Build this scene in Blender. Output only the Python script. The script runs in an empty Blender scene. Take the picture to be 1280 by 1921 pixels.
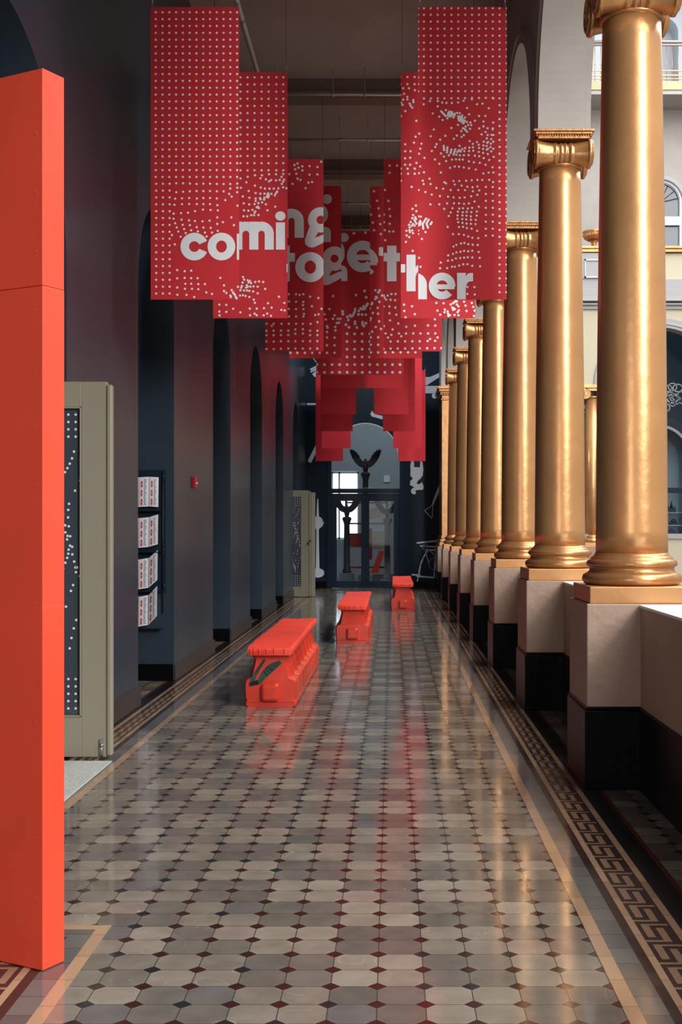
import bpy, bmesh, math, random
from mathutils import Vector, Matrix
random.seed(7)
PI = math.pi
C = bpy.context.scene.collection
H = 1.507; F = 2330.0; VX = 736.0; VY = 990.0        # camera height, focal length in pixels, vanishing point
def WX(px, D): return (px - VX) * D / F               # measured photo column -> metres across at depth D
def WZ(py, D): return H + (VY - py) * D / F           # measured photo row -> metres up at depth D

# ------------------------------------------------------------------ materials
def lin(c):
    return tuple((v / 12.92 if v <= .04045 else ((v + .055) / 1.055) ** 2.4) for v in c)
def rgb(r, g, b): return lin((r / 255., g / 255., b / 255.))
def mat(name, col, rough=.5, metal=0., spec=.5, bump=0., bscale=20., var=0., vscale=3., emit=None, estr=0., coat=0.):
    m = bpy.data.materials.new(name); m.use_nodes = True
    nt = m.node_tree; b = nt.nodes['Principled BSDF']
    b.inputs['Base Color'].default_value = (*col, 1)
    b.inputs['Roughness'].default_value = rough
    b.inputs['Metallic'].default_value = metal
    b.inputs['Specular IOR Level'].default_value = spec
    b.inputs['Coat Weight'].default_value = coat
    tc = nt.nodes.new('ShaderNodeTexCoord')
    if var > 0:
        n = nt.nodes.new('ShaderNodeTexNoise'); n.inputs['Scale'].default_value = vscale; n.inputs['Detail'].default_value = 6
        nt.links.new(tc.outputs['Object'], n.inputs['Vector'])
        r = nt.nodes.new('ShaderNodeMapRange'); r.inputs[1].default_value = .3; r.inputs[2].default_value = .7
        r.inputs[3].default_value = 1 - var; r.inputs[4].default_value = 1 + var
        nt.links.new(n.outputs['Fac'], r.inputs[0])
        mx = nt.nodes.new('ShaderNodeVectorMath'); mx.operation = 'SCALE'; mx.inputs[0].default_value = col
        nt.links.new(r.outputs[0], mx.inputs['Scale']); nt.links.new(mx.outputs[0], b.inputs['Base Color'])
    if bump > 0:
        n = nt.nodes.new('ShaderNodeTexNoise'); n.inputs['Scale'].default_value = bscale; n.inputs['Detail'].default_value = 4
        nt.links.new(tc.outputs['Object'], n.inputs['Vector'])
        bp = nt.nodes.new('ShaderNodeBump'); bp.inputs['Strength'].default_value = bump; bp.inputs['Distance'].default_value = .01
        nt.links.new(n.outputs['Fac'], bp.inputs['Height']); nt.links.new(bp.outputs[0], b.inputs['Normal'])
    if emit:
        b.inputs['Emission Color'].default_value = (*emit, 1); b.inputs['Emission Strength'].default_value = estr
    return m
M = {}
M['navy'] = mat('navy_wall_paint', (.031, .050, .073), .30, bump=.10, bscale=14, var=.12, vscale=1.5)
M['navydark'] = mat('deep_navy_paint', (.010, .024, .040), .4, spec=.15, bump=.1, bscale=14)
M['navytrim'] = mat('navy_trim_paint', (.008, .020, .035), .35, spec=.2)
M['black'] = mat('black_base_paint', (.003, .0035, .0045), .3, spec=.10, bump=.15, bscale=25)
M['basebrown'] = mat('dark_baseboard_paint', (.035, .035, .036), .35)
M['ceil'] = mat('taupe_ceiling_paint', (.36, .275, .24), .7, bump=.1, bscale=20, var=.06)
M['beam'] = mat('brown_moulding_paint', (.16, .11, .08), .5)
M['grey'] = mat('warm_grey_plaster', (.36, .335, .305), .7, bump=.12, bscale=18, var=.05)
M['cream'] = mat('cream_plaster', (.56, .50, .37), .7, bump=.05)
M['greytrim'] = mat('grey_moulding_paint', (.36, .35, .35), .5)
M['pale'] = mat('pale_blue_grey_plaster', (.52, .56, .61), .7)
M['taupe'] = mat('taupe_pedestal_paint', (.37, .255, .190), .6, bump=.6, bscale=16, var=.06)
M['white'] = mat('white_sill_paint', (.80, .80, .80), .5)
M['gold'] = mat('gold_column_paint', (.61, .315, .130), .31, metal=.60, bump=.30, bscale=9, var=.10, vscale=2.2)
M['golddark'] = mat('gold_capital_paint', (.50, .25, .10), .30, metal=.65, bump=.2, bscale=30, var=.15, vscale=8)
M['red'] = mat('red_banner_fabric', (.60, .018, .028), .7, bump=.05, bscale=200)
M['redplain'] = mat('plain_red_banner_fabric', (.56, .016, .026), .75, bump=.05, bscale=200)
M['dot'] = mat('white_print', (.84, .86, .88), .7)
M['orange'] = mat('orange_red_panel_paint', (.84, .072, .030), .45, bump=.04, bscale=60, var=.05, coat=.25)
M['plastic'] = mat('orange_red_moulded_plastic', (.66, .046, .022), .26, bump=.10, bscale=30, var=.12, vscale=6)
M['cushion'] = mat('orange_red_vinyl', (.88, .060, .032), .5, bump=.25, bscale=9)
M['green'] = mat('dark_green_spray_paint', (.018, .055, .045), .5)
M['olive'] = mat('olive_door_paint', (.33, .305, .23), .4)
M['steel'] = mat('brushed_steel', (.5, .5, .5), .3, metal=1)
M['pipe'] = mat('galvanised_pipe', (.42, .36, .33), .4, metal=.6)
M['dark'] = mat('dark_metal', (.02, .02, .02), .4, metal=.3)
M['paper'] = mat('white_brochure_paper', (.90, .92, .95), .5)
M['ink'] = mat('grey_printed_ink', (.22, .25, .30), .6)
M['redink'] = mat('red_printed_ink', (.75, .03, .06), .6)
M['decal'] = mat('pale_blue_grey_vinyl', (.78, .85, .95), .5)
M['mat'] = mat('pale_woven_mat', (.55, .57, .53), .95, bump=1., bscale=150, var=.15, vscale=60)
M['bronze'] = mat('dark_bronze', (.035, .035, .038), .5, bump=.3, bscale=40)
M['roomwall'] = mat('blue_grey_room_plaster', (.34, .40, .44), .7, bump=.2, bscale=4)
M['stone'] = mat('grey_stone_plinth', (.16, .17, .18), .7)
M['paleg'] = mat('pale_gold_paint', (.46, .38, .22), .6)
M['darkred'] = mat('dull_red_paint', (.22, .018, .02), .6)
M['wood'] = mat('weathered_wood', (.36, .27, .18), .7, var=.2)
M['daylight'] = mat('daylit_window', (1, 1, 1), .5, emit=(.92, .97, 1), estr=3.2)
def glassmat(name, tint, fac):
    m = bpy.data.materials.new(name); m.use_nodes = True; nt = m.node_tree
    nt.nodes.clear(); o = nt.nodes.new('ShaderNodeOutputMaterial')
    t = nt.nodes.new('ShaderNodeBsdfTransparent'); t.inputs[0].default_value = (*tint, 1)
    g = nt.nodes.new('ShaderNodeBsdfGlossy'); g.inputs['Roughness'].default_value = .03
    f = nt.nodes.new('ShaderNodeFresnel'); f.inputs[0].default_value = fac
    mx = nt.nodes.new('ShaderNodeMixShader')
    nt.links.new(f.outputs[0], mx.inputs[0]); nt.links.new(t.outputs[0], mx.inputs[1]); nt.links.new(g.outputs[0], mx.inputs[2])
    nt.links.new(mx.outputs[0], o.inputs[0]); return m
M['glass'] = glassmat('clear_glass', (.88, .92, .94), 1.18)
M['darkglass'] = mat('tinted_door_glass', (.060, .075, .10), .08, spec=.6)

# ------------------------------------------------------------------ floor material (encaustic tiles)
class E:                                             # tiny expression builder over math nodes
    nt = None
    def __init__(s, v): s.v = v
    @staticmethod
    def op(name, *a, clamp=False):
        n = E.nt.nodes.new('ShaderNodeMath'); n.operation = name; n.use_clamp = clamp
        for i, x in enumerate(a):
            x = x.v if isinstance(x, E) else x
            if isinstance(x, (int, float)): n.inputs[i].default_value = x
            else: E.nt.links.new(x, n.inputs[i])
        return E(n.outputs[0])
    def __add__(s, o): return E.op('ADD', s, o)
    __radd__ = __add__
    def __sub__(s, o): return E.op('SUBTRACT', s, o)
    def __rsub__(s, o): return E.op('SUBTRACT', o, s)
    def __mul__(s, o): return E.op('MULTIPLY', s, o)
    __rmul__ = __mul__
    def __truediv__(s, o): return E.op('DIVIDE', s, o)
    def lt(s, o): return E.op('LESS_THAN', s, o)
    def gt(s, o): return E.op('GREATER_THAN', s, o)
    def fract(s): return E.op('FRACT', s)
    def floor(s): return E.op('FLOOR', s)
    def abs(s): return E.op('ABSOLUTE', s)
    def min(s, o): return E.op('MINIMUM', s, o)
    def max(s, o): return E.op('MAXIMUM', s, o)
    def within(s, a, b): return s.gt(a) * s.lt(b)
def floor_material():
    m = bpy.data.materials.new('encaustic_floor_tiles'); m.use_nodes = True
    nt = m.node_tree; E.nt = nt; L = nt.links; b = nt.nodes['Principled BSDF']
    tc = nt.nodes.new('ShaderNodeTexCoord'); sp = nt.nodes.new('ShaderNodeSeparateXYZ')
    L.new(tc.outputs['Object'], sp.inputs[0]); X = E(sp.outputs[0]); Y = E(sp.outputs[1])
    R = X.lt(-1.063) * Y.lt(4.71)
    u = (X + .505).abs()
    ub = (-1.063 - X).min(4.71 - Y) + 1.23
    U = u + (ub - u) * R
    s = .154
    nx = (X - .1057) / s; ny = (Y - 3.926) / s
    fx = nx.fract(); fy = ny.fract(); ix = nx.floor(); iy = ny.floor()
    cx = fx.min(1 - fx); cy = fy.min(1 - fy); cs = cx + cy
    dia = cs.lt(.212)
    grout = E.op('MAXIMUM', E.op('MAXIMUM', cx.lt(.012), cy.lt(.012)) * cs.gt(.212), (cs - .212).abs().lt(.014))
    bx = (ix * .5).floor(); by = ((iy - 1) * .5).floor()
    par = ((bx + by) * .5).fract().lt(.25)             # 1 -> grey block
    def wn(a, c, seed):
        cb = nt.nodes.new('ShaderNodeCombineXYZ'); L.new(a.v, cb.inputs[0]); L.new(c.v, cb.inputs[1]); cb.inputs[2].default_value = seed
        w = nt.nodes.new('ShaderNodeTexWhiteNoise'); w.noise_dimensions = '3D'; L.new(cb.outputs[0], w.inputs[0]); return E(w.outputs[0])
    r1 = wn(ix, iy, 1.3); r2 = wn((nx + .5).floor(), (ny + .5).floor(), 4.7); r3 = wn(bx, by, 9.1)
    def mix(fac, a, c):
        n = nt.nodes.new('ShaderNodeMix'); n.data_type = 'RGBA'
        L.new(fac.v, n.inputs[0])
        for i, x in ((6, a), (7, c)):
            if isinstance(x, tuple): n.inputs[i].default_value = (*x, 1)
            else: L.new(x, n.inputs[i])
        return n.outputs[2]
    def scale(col, f):
        n = nt.nodes.new('ShaderNodeVectorMath'); n.operation = 'SCALE'; L.new(col, n.inputs[0]); L.new(f.v, n.inputs['Scale']); return n.outputs[0]
    light, grey = (.228, .196, .157), (.130, .114, .098)
    tile = mix((par + (r3 - .5) * .7).min(1).max(0), light, grey)
    tile = mix(r1.gt(.955), tile, (.11, .10, .095))
    tile = mix(r1.within(.90, .915), tile, (.21, .165, .14))
    noi = nt.nodes.new('ShaderNodeTexNoise'); noi.inputs['Scale'].default_value = 9; noi.inputs['Detail'].default_value = 8
    L.new(tc.outputs['Object'], noi.inputs['Vector'])
    tile = scale(tile, .50 + r1 * .26 + E(noi.outputs['Fac']) * .74)
    nz = nt.nodes.new('ShaderNodeTexNoise'); nz.inputs['Scale'].default_value = 2.1; nz.inputs['Detail'].default_value = 2; nz.inputs['Distortion'].default_value = 1.2
    L.new(tc.outputs['Object'], nz.inputs['Vector'])
    ny2 = nt.nodes.new('ShaderNodeTexNoise'); ny2.inputs['Scale'].default_value = 3.7; L.new(tc.outputs['Object'], ny2.inputs['Vector'])
    scr = (E(nz.outputs['Fac']) - .47).abs().lt(.0016) * E(ny2.outputs['Fac']).gt(.50)
    tile = scale(tile, 1 + scr * .55 + cs.within(.226, .262) * .20)
    dcol = mix(r2.gt(.80), (.040, .014, .012), (.018, .020, .022))
    col = mix(dia, tile, dcol)
    col = mix(grout, col, (.045, .040, .036))
    jy = ((Y / .1535).fract() - .5).abs().gt(.487)
    strip = mix(jy, (.125, .120, .112), (.04, .04, .04))
    strip = scale(strip, .8 + wn((Y / .1535 + .0).floor(), X.gt(0), 2.2) * .4)
    tan = scale(mix(((Y / .23).fract() - .5).abs().gt(.49), (.40, .255, .155), (.2, .13, .08)), .8 + wn((Y / .23).floor(), X.gt(0), 3.3) * .35)
    brown = (.045, .026, .023); black = (.016, .016, .017)
    def band(col, a, bb, c): return mix(U.within(a, bb), col, c)
    col = band(col, 1.23, 1.28, tan)
    col = band(col, 1.28, 1.365, strip)
    col = band(col, 1.365, 1.402, brown)
    xm = U - .505; v = ((5.657 - Y) / .233).fract()
    A = xm.within(.943, .972) * v.within(0, .66)
    Hr = xm.within(.960, 1.046) * v.within(0, .08)
    B = xm.within(.993, 1.021) * v.within(.20, .88)
    Hl = xm.within(.920, 1.0) * v.within(.80, .88)
    mea = A.max(Hr).max(B).max(Hl)
    mcol = mix(mea, brown, (.30, .19, .115))
    col = band(col, 1.402, 1.43, tan)
    col = band(col, 1.43, 1.56, mcol)
    col = band(col, 1.56, 1.59, tan)
    col = band(col, 1.59, 1.69, black)
    col = band(col, 1.69, 1.715, (.10, .028, .018))
    L.new(col, b.inputs['Base Color'])
    n2 = nt.nodes.new('ShaderNodeTexNoise'); n2.inputs['Scale'].default_value = 3; n2.inputs['Detail'].default_value = 6
    L.new(tc.outputs['Object'], n2.inputs['Vector'])
    ro = E(n2.outputs['Fac']) * .15 + .015 + dia * -.02 + r1 * .05
    L.new(ro.v, b.inputs['Roughness'])
    b.inputs['Specular IOR Level'].default_value = .6
    n3 = nt.nodes.new('ShaderNodeTexNoise'); n3.inputs['Scale'].default_value = 7; n3.inputs['Detail'].default_value = 3
    L.new(tc.outputs['Object'], n3.inputs['Vector'])
    hgt = E(n3.outputs['Fac']) * .5 + grout * -.25 + r1 * .12
    bp = nt.nodes.new('ShaderNodeBump'); bp.inputs['Strength'].default_value = .22; bp.inputs['Distance'].default_value = .004
    L.new(hgt.v, bp.inputs['Height']); L.new(bp.outputs[0], b.inputs['Normal'])
    return m
M['floor'] = floor_material()

# ------------------------------------------------------------------ mesh builder
class MB:
    def __init__(s): s.v = []; s.f = []; s.m = []; s.sm = []
    def add(s, vs, fs, mi=0, smooth=False):
        o = len(s.v); s.v += [tuple(p) for p in vs]
        for f in fs: s.f.append(tuple(i + o for i in f)); s.m.append(mi); s.sm.append(smooth)
        return s
    def box(s, x0, x1, y0, y1, z0, z1, mi=0):
        return s.add([(x0, y0, z0), (x1, y0, z0), (x1, y1, z0), (x0, y1, z0), (x0, y0, z1), (x1, y0, z1), (x1, y1, z1), (x0, y1, z1)],
                     [(0, 3, 2, 1), (4, 5, 6, 7), (0, 1, 5, 4), (1, 2, 6, 5), (2, 3, 7, 6), (3, 0, 4, 7)], mi)
    def lathe(s, prof, n=40, c=(0, 0, 0), mi=0, axis='Z', cap=True):
        vs = []
        for r, z in prof:
            for k in range(n):
                a = 2 * PI * k / n
                if axis == 'Z': vs.append((c[0] + r * math.cos(a), c[1] + r * math.sin(a), c[2] + z))
                elif axis == 'X': vs.append((c[0] + z, c[1] + r * math.cos(a), c[2] + r * math.sin(a)))
                else: vs.append((c[0] + r * math.sin(a), c[1] + z, c[2] + r * math.cos(a)))
        fs = []
        for i in range(len(prof) - 1):
            for k in range(n):
                k2 = (k + 1) % n; fs.append((i * n + k, i * n + k2, (i + 1) * n + k2, (i + 1) * n + k))
        s.add(vs, fs, mi, True)
        if cap:
            o = len(s.v) - len(vs)
            s.f.append(tuple(o + k for k in reversed(range(n)))); s.m.append(mi); s.sm.append(False)
            s.f.append(tuple(o + (len(prof) - 1) * n + k for k in range(n))); s.m.append(mi); s.sm.append(False)
        return s
    def tube(s, pts, r, n=8, mi=0):
        pts = [Vector(p) for p in pts]; rings = []
        for i, p in enumerate(pts):
            d = (pts[min(i + 1, len(pts) - 1)] - pts[max(i - 1, 0)]).normalized()
            up = Vector((0, 0, 1)) if abs(d.z) < .9 else Vector((1, 0, 0))
            a = d.cross(up).normalized(); b = d.cross(a)
            rr = r[i] if isinstance(r, (list, tuple)) else r
            rings.append([p + a * rr * math.cos(2 * PI * k / n) + b * rr * math.sin(2 * PI * k / n) for k in range(n)])
        vs = [q for g in rings for q in g]; fs = []
        for i in range(len(pts) - 1):
            for k in range(n):
                k2 = (k + 1) % n; fs.append((i * n + k, i * n + k2, (i + 1) * n + k2, (i + 1) * n + k))
        fs.append(tuple(reversed(range(n)))); fs.append(tuple((len(pts) - 1) * n + k for k in range(n)))
        return s.add(vs, fs, mi, True)
    def prismY(s, pts, y0, y1, mi=0):                 # polygon in x,z extruded along y
        n = len(pts)
        vs = [(x, y0, z) for x, z in pts] + [(x, y1, z) for x, z in pts]
        fs = [tuple(range(n)), tuple(reversed(range(n, 2 * n)))] + [(i, (i + 1) % n, n + (i + 1) % n, n + i) for i in range(n)]
        return s.add(vs, fs, mi)
    def prismX(s, pts, x0, x1, mi=0):
        n = len(pts)
        vs = [(x0, y, z) for y, z in pts] + [(x1, y, z) for y, z in pts]
        fs = [tuple(range(n)), tuple(reversed(range(n, 2 * n)))] + [(i, (i + 1) % n, n + (i + 1) % n, n + i) for i in range(n)]
        return s.add(vs, fs, mi)
    def build(s, name, mats, parent=None, bevel=0, seg=2, fix=True, subsurf=0):
        me = bpy.data.meshes.new(name); me.from_pydata(s.v, [], s.f)
        for m in (mats if isinstance(mats, (list, tuple)) else [mats]): me.materials.append(m)
        for p, mi, sm in zip(me.polygons, s.m, s.sm): p.material_index = mi; p.use_smooth = sm
        if fix:
            bm = bmesh.new(); bm.from_mesh(me); bmesh.ops.recalc_face_normals(bm, faces=bm.faces); bm.to_mesh(me); bm.free()
        o = bpy.data.objects.new(name, me); C.objects.link(o)
        if parent: o.parent = parent
        if bevel:
            b = o.modifiers.new('bevel', 'BEVEL'); b.width = bevel; b.segments = seg; b.limit_method = 'ANGLE'; b.angle_limit = .6
        if subsurf:
            q = o.modifiers.new('sub', 'SUBSURF'); q.levels = subsurf; q.render_levels = subsurf
        return o
def tag(o, label=None, cat=None, group=None, kind=None):
    if label: o['label'] = label
    if cat: o['category'] = cat
    if group: o['group'] = group
    if kind: o['kind'] = kind
    return o
def empty(name, loc, label, cat, group=None, kind=None):
    o = bpy.data.objects.new(name, None); o.location = loc; o.empty_display_size = .1; C.objects.link(o)
    return tag(o, label, cat, group, kind)
def struct(o, label=None, cat=None): return tag(o, label, cat, kind='structure')
def copy_tree(o, parent=None):
    c = o.copy(); C.objects.link(c)
    if parent: c.parent = parent
    for ch in list(o.children): copy_tree(ch, c)
    return c

# wall in the y-z plane (thickness x0..x1) with arched openings
def arch_wall(mb, x0, x1, y0, y1, zb, zt, ops, along='Y', n=56, mi=0, shift=None):
    cols = []                                        # (pos, bottom at this pos from the left, bottom to the right)
    segs = []; cur = y0
    for (c, r, zs) in sorted(ops):
        segs.append((cur, c - r, None)); segs.append((c - r, c + r, (c, r, zs))); cur = c + r
    segs.append((cur, y1, None))
    def P(x, y, z):
        if shift: x = x + shift(y)
        return (x, y, z) if along == 'Y' else (y, x, z)
    for a, b, op in segs:
        if op is None:
            if b - a < 1e-4: continue
            pts = [(a, zb), (b, zb)]
        else:
            c, r, zs = op; pts = [(c - r * math.cos(PI * k / n), zs + r * math.sin(PI * k / n)) for k in range(n + 1)]
        for (ya, za), (yb, zb2) in zip(pts[:-1], pts[1:]):
            v = [P(x0, ya, za), P(x0, yb, zb2), P(x0, yb, zt), P(x0, ya, zt), P(x1, ya, za), P(x1, yb, zb2), P(x1, yb, zt), P(x1, ya, zt)]
            mb.add(v, [(0, 1, 2, 3), (7, 6, 5, 4), (0, 4, 5, 1), (3, 2, 6, 7)], mi)
        if op is not None and zb < op[2]:
            for ye in (op[0] - op[1], op[0] + op[1]):
                mb.add([P(x0, ye, zb), P(x1, ye, zb), P(x1, ye, op[2]), P(x0, ye, op[2])], [(0, 1, 2, 3)], mi)
    for ye in (y0, y1):
        mb.add([P(x0, ye, zb), P(x1, ye, zb), P(x1, ye, zt), P(x0, ye, zt)], [(0, 1, 2, 3)], mi)
    return mb
def arch_ring(mb, c, r0, r1, zs, w0, w1, along='Y', n=36, mi=0, a0=0, a1=PI, shift=None, legs=0):
    ang = [a0 + (a1 - a0) * k / n for k in range(n + 1)]
    prof = [(c + r0 * math.cos(a), zs + r0 * math.sin(a), c + r1 * math.cos(a), zs + r1 * math.sin(a)) for a in ang]
    if legs: prof = [(c + r0, zs - legs, c + r1, zs - legs)] + prof + [(c - r0, zs - legs, c - r1, zs - legs)]
    def P(w, y, z):
        if shift: w = w + shift(y)
        return (w, y, z) if along == 'Y' else (y, w, z)
    vs = []
    for (ya, za, yb, zb) in prof: vs += [P(w0, ya, za), P(w0, yb, zb), P(w1, yb, zb), P(w1, ya, za)]
    fs = []
    for i in range(len(prof) - 1):
        for k in range(4): fs.append((i * 4 + k, i * 4 + (k + 1) % 4, i * 4 + 4 + (k + 1) % 4, i * 4 + 4 + k))
    fs += [(0, 1, 2, 3), tuple(len(vs) - 4 + k for k in (3, 2, 1, 0))]
    return mb.add(vs, fs, mi)

# ------------------------------------------------------------------ setting
YE = 30.9                                            # end wall
mb = MB(); mb.box(-5, 16, -8, 40, -.1, 0)
struct(mb.build('floor', M['floor']))

LX = -2.15
ops = [(6.9, 1.3, 3.17), (11.37, .865, 3.54), (15.70, .80, 3.56), (19.65, .85, 3.52), (23.7, .80, 3.50), (27.75, .85, 3.45)]
mb = MB(); arch_wall(mb, LX - .8, LX, -8, YE, 0, 7.4, ops)
struct(mb.build('wall_left', M['navy']))
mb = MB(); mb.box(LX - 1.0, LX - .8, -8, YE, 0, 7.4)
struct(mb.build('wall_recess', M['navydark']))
# baseboards wrap each pier
mb = MB(); edges = [-8] + [e for c, r, z in ops for e in (c - r, c + r)] + [YE]
for a, b in zip(edges[0::2], edges[1::2]):
    mb.box(LX - .02, LX + .022, a - .022, b + .022, 0, .165, 0)
    mb.box(LX - .80, LX - .001, a - .022, a - .0005, 0, .165, 1); mb.box(LX - .80, LX - .001, b + .0005, b + .022, 0, .165, 1)
struct(mb.build('baseboard_left', [M['basebrown'], M['black']], bevel=.006))

# ceiling: shallow cross vaults between beams
ZB = 6.45; beams = [14.4 + 3.12 * k for k in range(-7, 6)]
mb = MB()
XR = 1.30
for a, b in zip(beams[:-1], beams[1:]):
    n = 14; prof = []
    for k in range(n + 1):
        t = k / n; prof.append((a + (b - a) * t, ZB + .12 + .55 * math.sin(PI * t)))
    for (ya, za), (yb, zb) in zip(prof[:-1], prof[1:]):
        mb.add([(LX - .3, ya, za), (XR + .1, ya, za), (XR + .1, yb, zb), (LX - .3, yb, zb)], [(0, 1, 2, 3)], 0, True)
struct(mb.build('ceiling', M['ceil'], fix=False))
for i, y in enumerate(beams[1:-1]):
    mb = MB(); mb.box(LX - .1, XR + .05, y - .16, y + .16, ZB + .05, ZB + .35); mb.box(LX - .1, XR + .05, y - .20, y - .15, ZB + .02, ZB + .06)
    mb.box(LX - .1, XR + .05, y - .12, y + .12, ZB, ZB + .05); mb.box(LX - .1, XR + .05, y + .15, y + .20, ZB + .02, ZB + .06)
    struct(mb.build('trim_%d' % (i + 1), M['beam'], bevel=.008))

# colonnade line (runs almost parallel with the hall)
CS = [7.49 + 3.12 * i for i in range(-5, 8)]
def colx(y): return 1.445 - .0036 * (y - 7.49)
sh = lambda y: colx(y)
aops = [((a + b) / 2, 1.33, 4.83) for a, b in zip(CS[:-1], CS[1:])]
mb = MB(); arch_wall(mb, -.19, .19, -8, YE, 4.83, 9.5, aops, shift=sh)
for c, r, zs in aops:
    arch_ring(mb, c, 1.33, 1.47, zs, -.215, -.18, shift=sh); arch_ring(mb, c, 1.40, 1.45, zs, -.235, -.20, shift=sh)
    arch_ring(mb, c, 1.33, 1.47, zs, .18, .225, shift=sh)
struct(mb.build('wall_right', M['grey']))
# low parapet between the pedestals
mb = MB()
def slab(mb, xa, xb, y0, y1, z0, z1, mi):
    mb.add([(colx(y0) + xa, y0, z0), (colx(y0) + xb, y0, z0), (colx(y1) + xb, y1, z0), (colx(y1) + xa, y1, z0),
            (colx(y0) + xa, y0, z1), (colx(y0) + xb, y0, z1), (colx(y1) + xb, y1, z1), (colx(y1) + xa, y1, z1)],
           [(0, 3, 2, 1), (4, 5, 6, 7), (0, 1, 5, 4), (1, 2, 6, 5), (2, 3, 7, 6), (3, 0, 4, 7)], mi)
slab(mb, -.015, .25, -8, 29.03, .47, 1.045, 0); slab(mb, -.030, .27, -8, 29.03, 0, .47, 1); slab(mb, -.022, .28, -8, 29.03, 1.045, 1.062, 2)
struct(mb.build('wall_parapet', [M['taupe'], M['black'], M['white']], bevel=.004))

# ------------------------------------------------------------------ gold columns
def make_column():
    root = empty('gold_column', (0, 0, 0), 'x', 'column')
    m = MB(); m.box(-.325, .325, -.34, .34, .47, 1.068); m.build('pedestal', M['taupe'], root, bevel=.008)
    m = MB(); m.box(-.338, .338, -.353, .353, 0, .455); m.box(-.328, .328, -.343, .343, .455, .478); m.build('pedestal_base', M['black'], root, bevel=.006)
    m = MB(); m.box(-.305, .305, -.32, .32, 1.068, 1.166); m.build('plinth', M['gold'], root, bevel=.006)
    m = MB()
    prof = [(.26, 1.166), (.283, 1.172), (.295, 1.19), (.297, 1.207), (.289, 1.226), (.272, 1.236), (.262, 1.240), (.254, 1.250), (.250, 1.262),
            (.252, 1.272), (.262, 1.276), (.270, 1.285), (.271, 1.297), (.264, 1.310), (.252, 1.316), (.246, 1.319), (.243, 1.330), (.234, 1.334), (.225, 1.342), (.218, 1.356)]
    m.lathe(prof, 64); m.build('column_base', M['golddark'], root)
    m = MB(); sp = []
    for k in range(25):
        t = k / 24; z = 1.352 + t * (4.555 - 1.352); r = .215 - .040 * t - .000 + .006 * math.sin(PI * t)
        if t > .97: r += .0
        sp.append((r, z))
    m.lathe(sp, 64); m.build('shaft', M['gold'], root)
    cap = MB()
    cap.lathe([(.176, 4.545), (.190, 4.552), (.194, 4.562), (.188, 4.572), (.182, 4.576), (.190, 4.588), (.212, 4.61), (.222, 4.635), (.20, 4.66), (.18, 4.665)], 64)
    for k in range(28):                              # egg moulding on the echinus
        a = 2 * PI * k / 28
        cap.lathe([(.001, -.026), (.012, -.02), (.016, -.004), (.013, .014), (.001, .022)], 8, (.212 * math.cos(a), .212 * math.sin(a), 4.622), cap=False)
    o = cap.build('echinus', M['golddark'], root)
    for sy in (-1, 1):
        vo = MB()
        cy = sy * .155; zc = 4.652; pr = []
        L = .232
        for k in range(41):                          # bolster, waisted, with four ribs in the middle
            x = -L + 2 * L * k / 40; t = abs(x) / L; r = .084 + .036 * t ** 2.2
            if abs(x) < .075: r += .007 * (1 if (int((x + .075) / .0214) % 2 == 0) else -.35)
            pr.append((r, x))
        vo.lathe(pr, 36, (0, cy, zc), axis='X')
        for sx in (-1, 1):                           # scroll face: rim disc plus raised spiral and eye
            vo.lathe([(.118, -.016), (.122, -.008), (.122, .010), (.112, .016), (.105, .008)], 36, (sx * .222, cy, zc), axis='X')
            pts = []
            for k in range(70):
                a = k / 69 * 2.4 * 2 * PI; r = .108 * (1 - k / 69 * .80)
                pts.append((sx * .243, cy + sy * r * math.sin(a), zc + r * math.cos(a)))
            vo.tube(pts, [.010 * (1 - k / 69 * .5) for k in range(70)], 6)
            vo.lathe([(.02, -.012), (.022, 0), (.016, .010), (.002, .014)], 14, (sx * .240, cy, zc), axis='X')
        vo.build('volute', M['golddark'], root)
    ab = MB(); ab.box(-.238, .238, -.255, .255, 4.792, 4.812); ab.box(-.255, .255, -.272, .272, 4.812, 4.830)
    ab.box(-.215, .215, -.235, .235, 4.76, 4.792)
    for k in range(22):
        x = -.225 + .45 * k / 21
        for sy in (-1, 1): ab.lathe([(.002, -.010), (.009, -.004), (.009, .006), (.002, .011)], 8, (x, sy * .236, 4.785), cap=False)
        for sx in (-1, 1): ab.lathe([(.002, -.010), (.009, -.004), (.009, .006), (.002, .011)], 8, (sx * .218, -.22 + .44 * k / 21, 4.785), cap=False)
    ab.build('abacus', M['golddark'], root, bevel=.004)
    return root
ranks = ['nearest and largest gold column, at the right edge beside the cream parapet',
         'second nearest gold column, its scroll capital clear below the grey arch',
         'third nearest gold column, capital partly hidden by the big right dotted banner',
         'fourth gold column from the camera, top hidden behind the dotted right banners',
         'fifth gold column from the camera, capital just under a dotted banner corner',
         'sixth gold column from the camera, slender in the receding row',
         'seventh and farthest round gold column, next to the flat pilaster by the end wall']
col0 = make_column()
for i in range(7):
    y = CS[5 + i]
    c = col0 if i == 0 else copy_tree(col0)
    c.location = (colx(y), y, 0); c.rotation_euler = (0, 0, .0036)
    tag(c, ranks[i], 'column', 'gold columns along the arcade')
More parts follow.
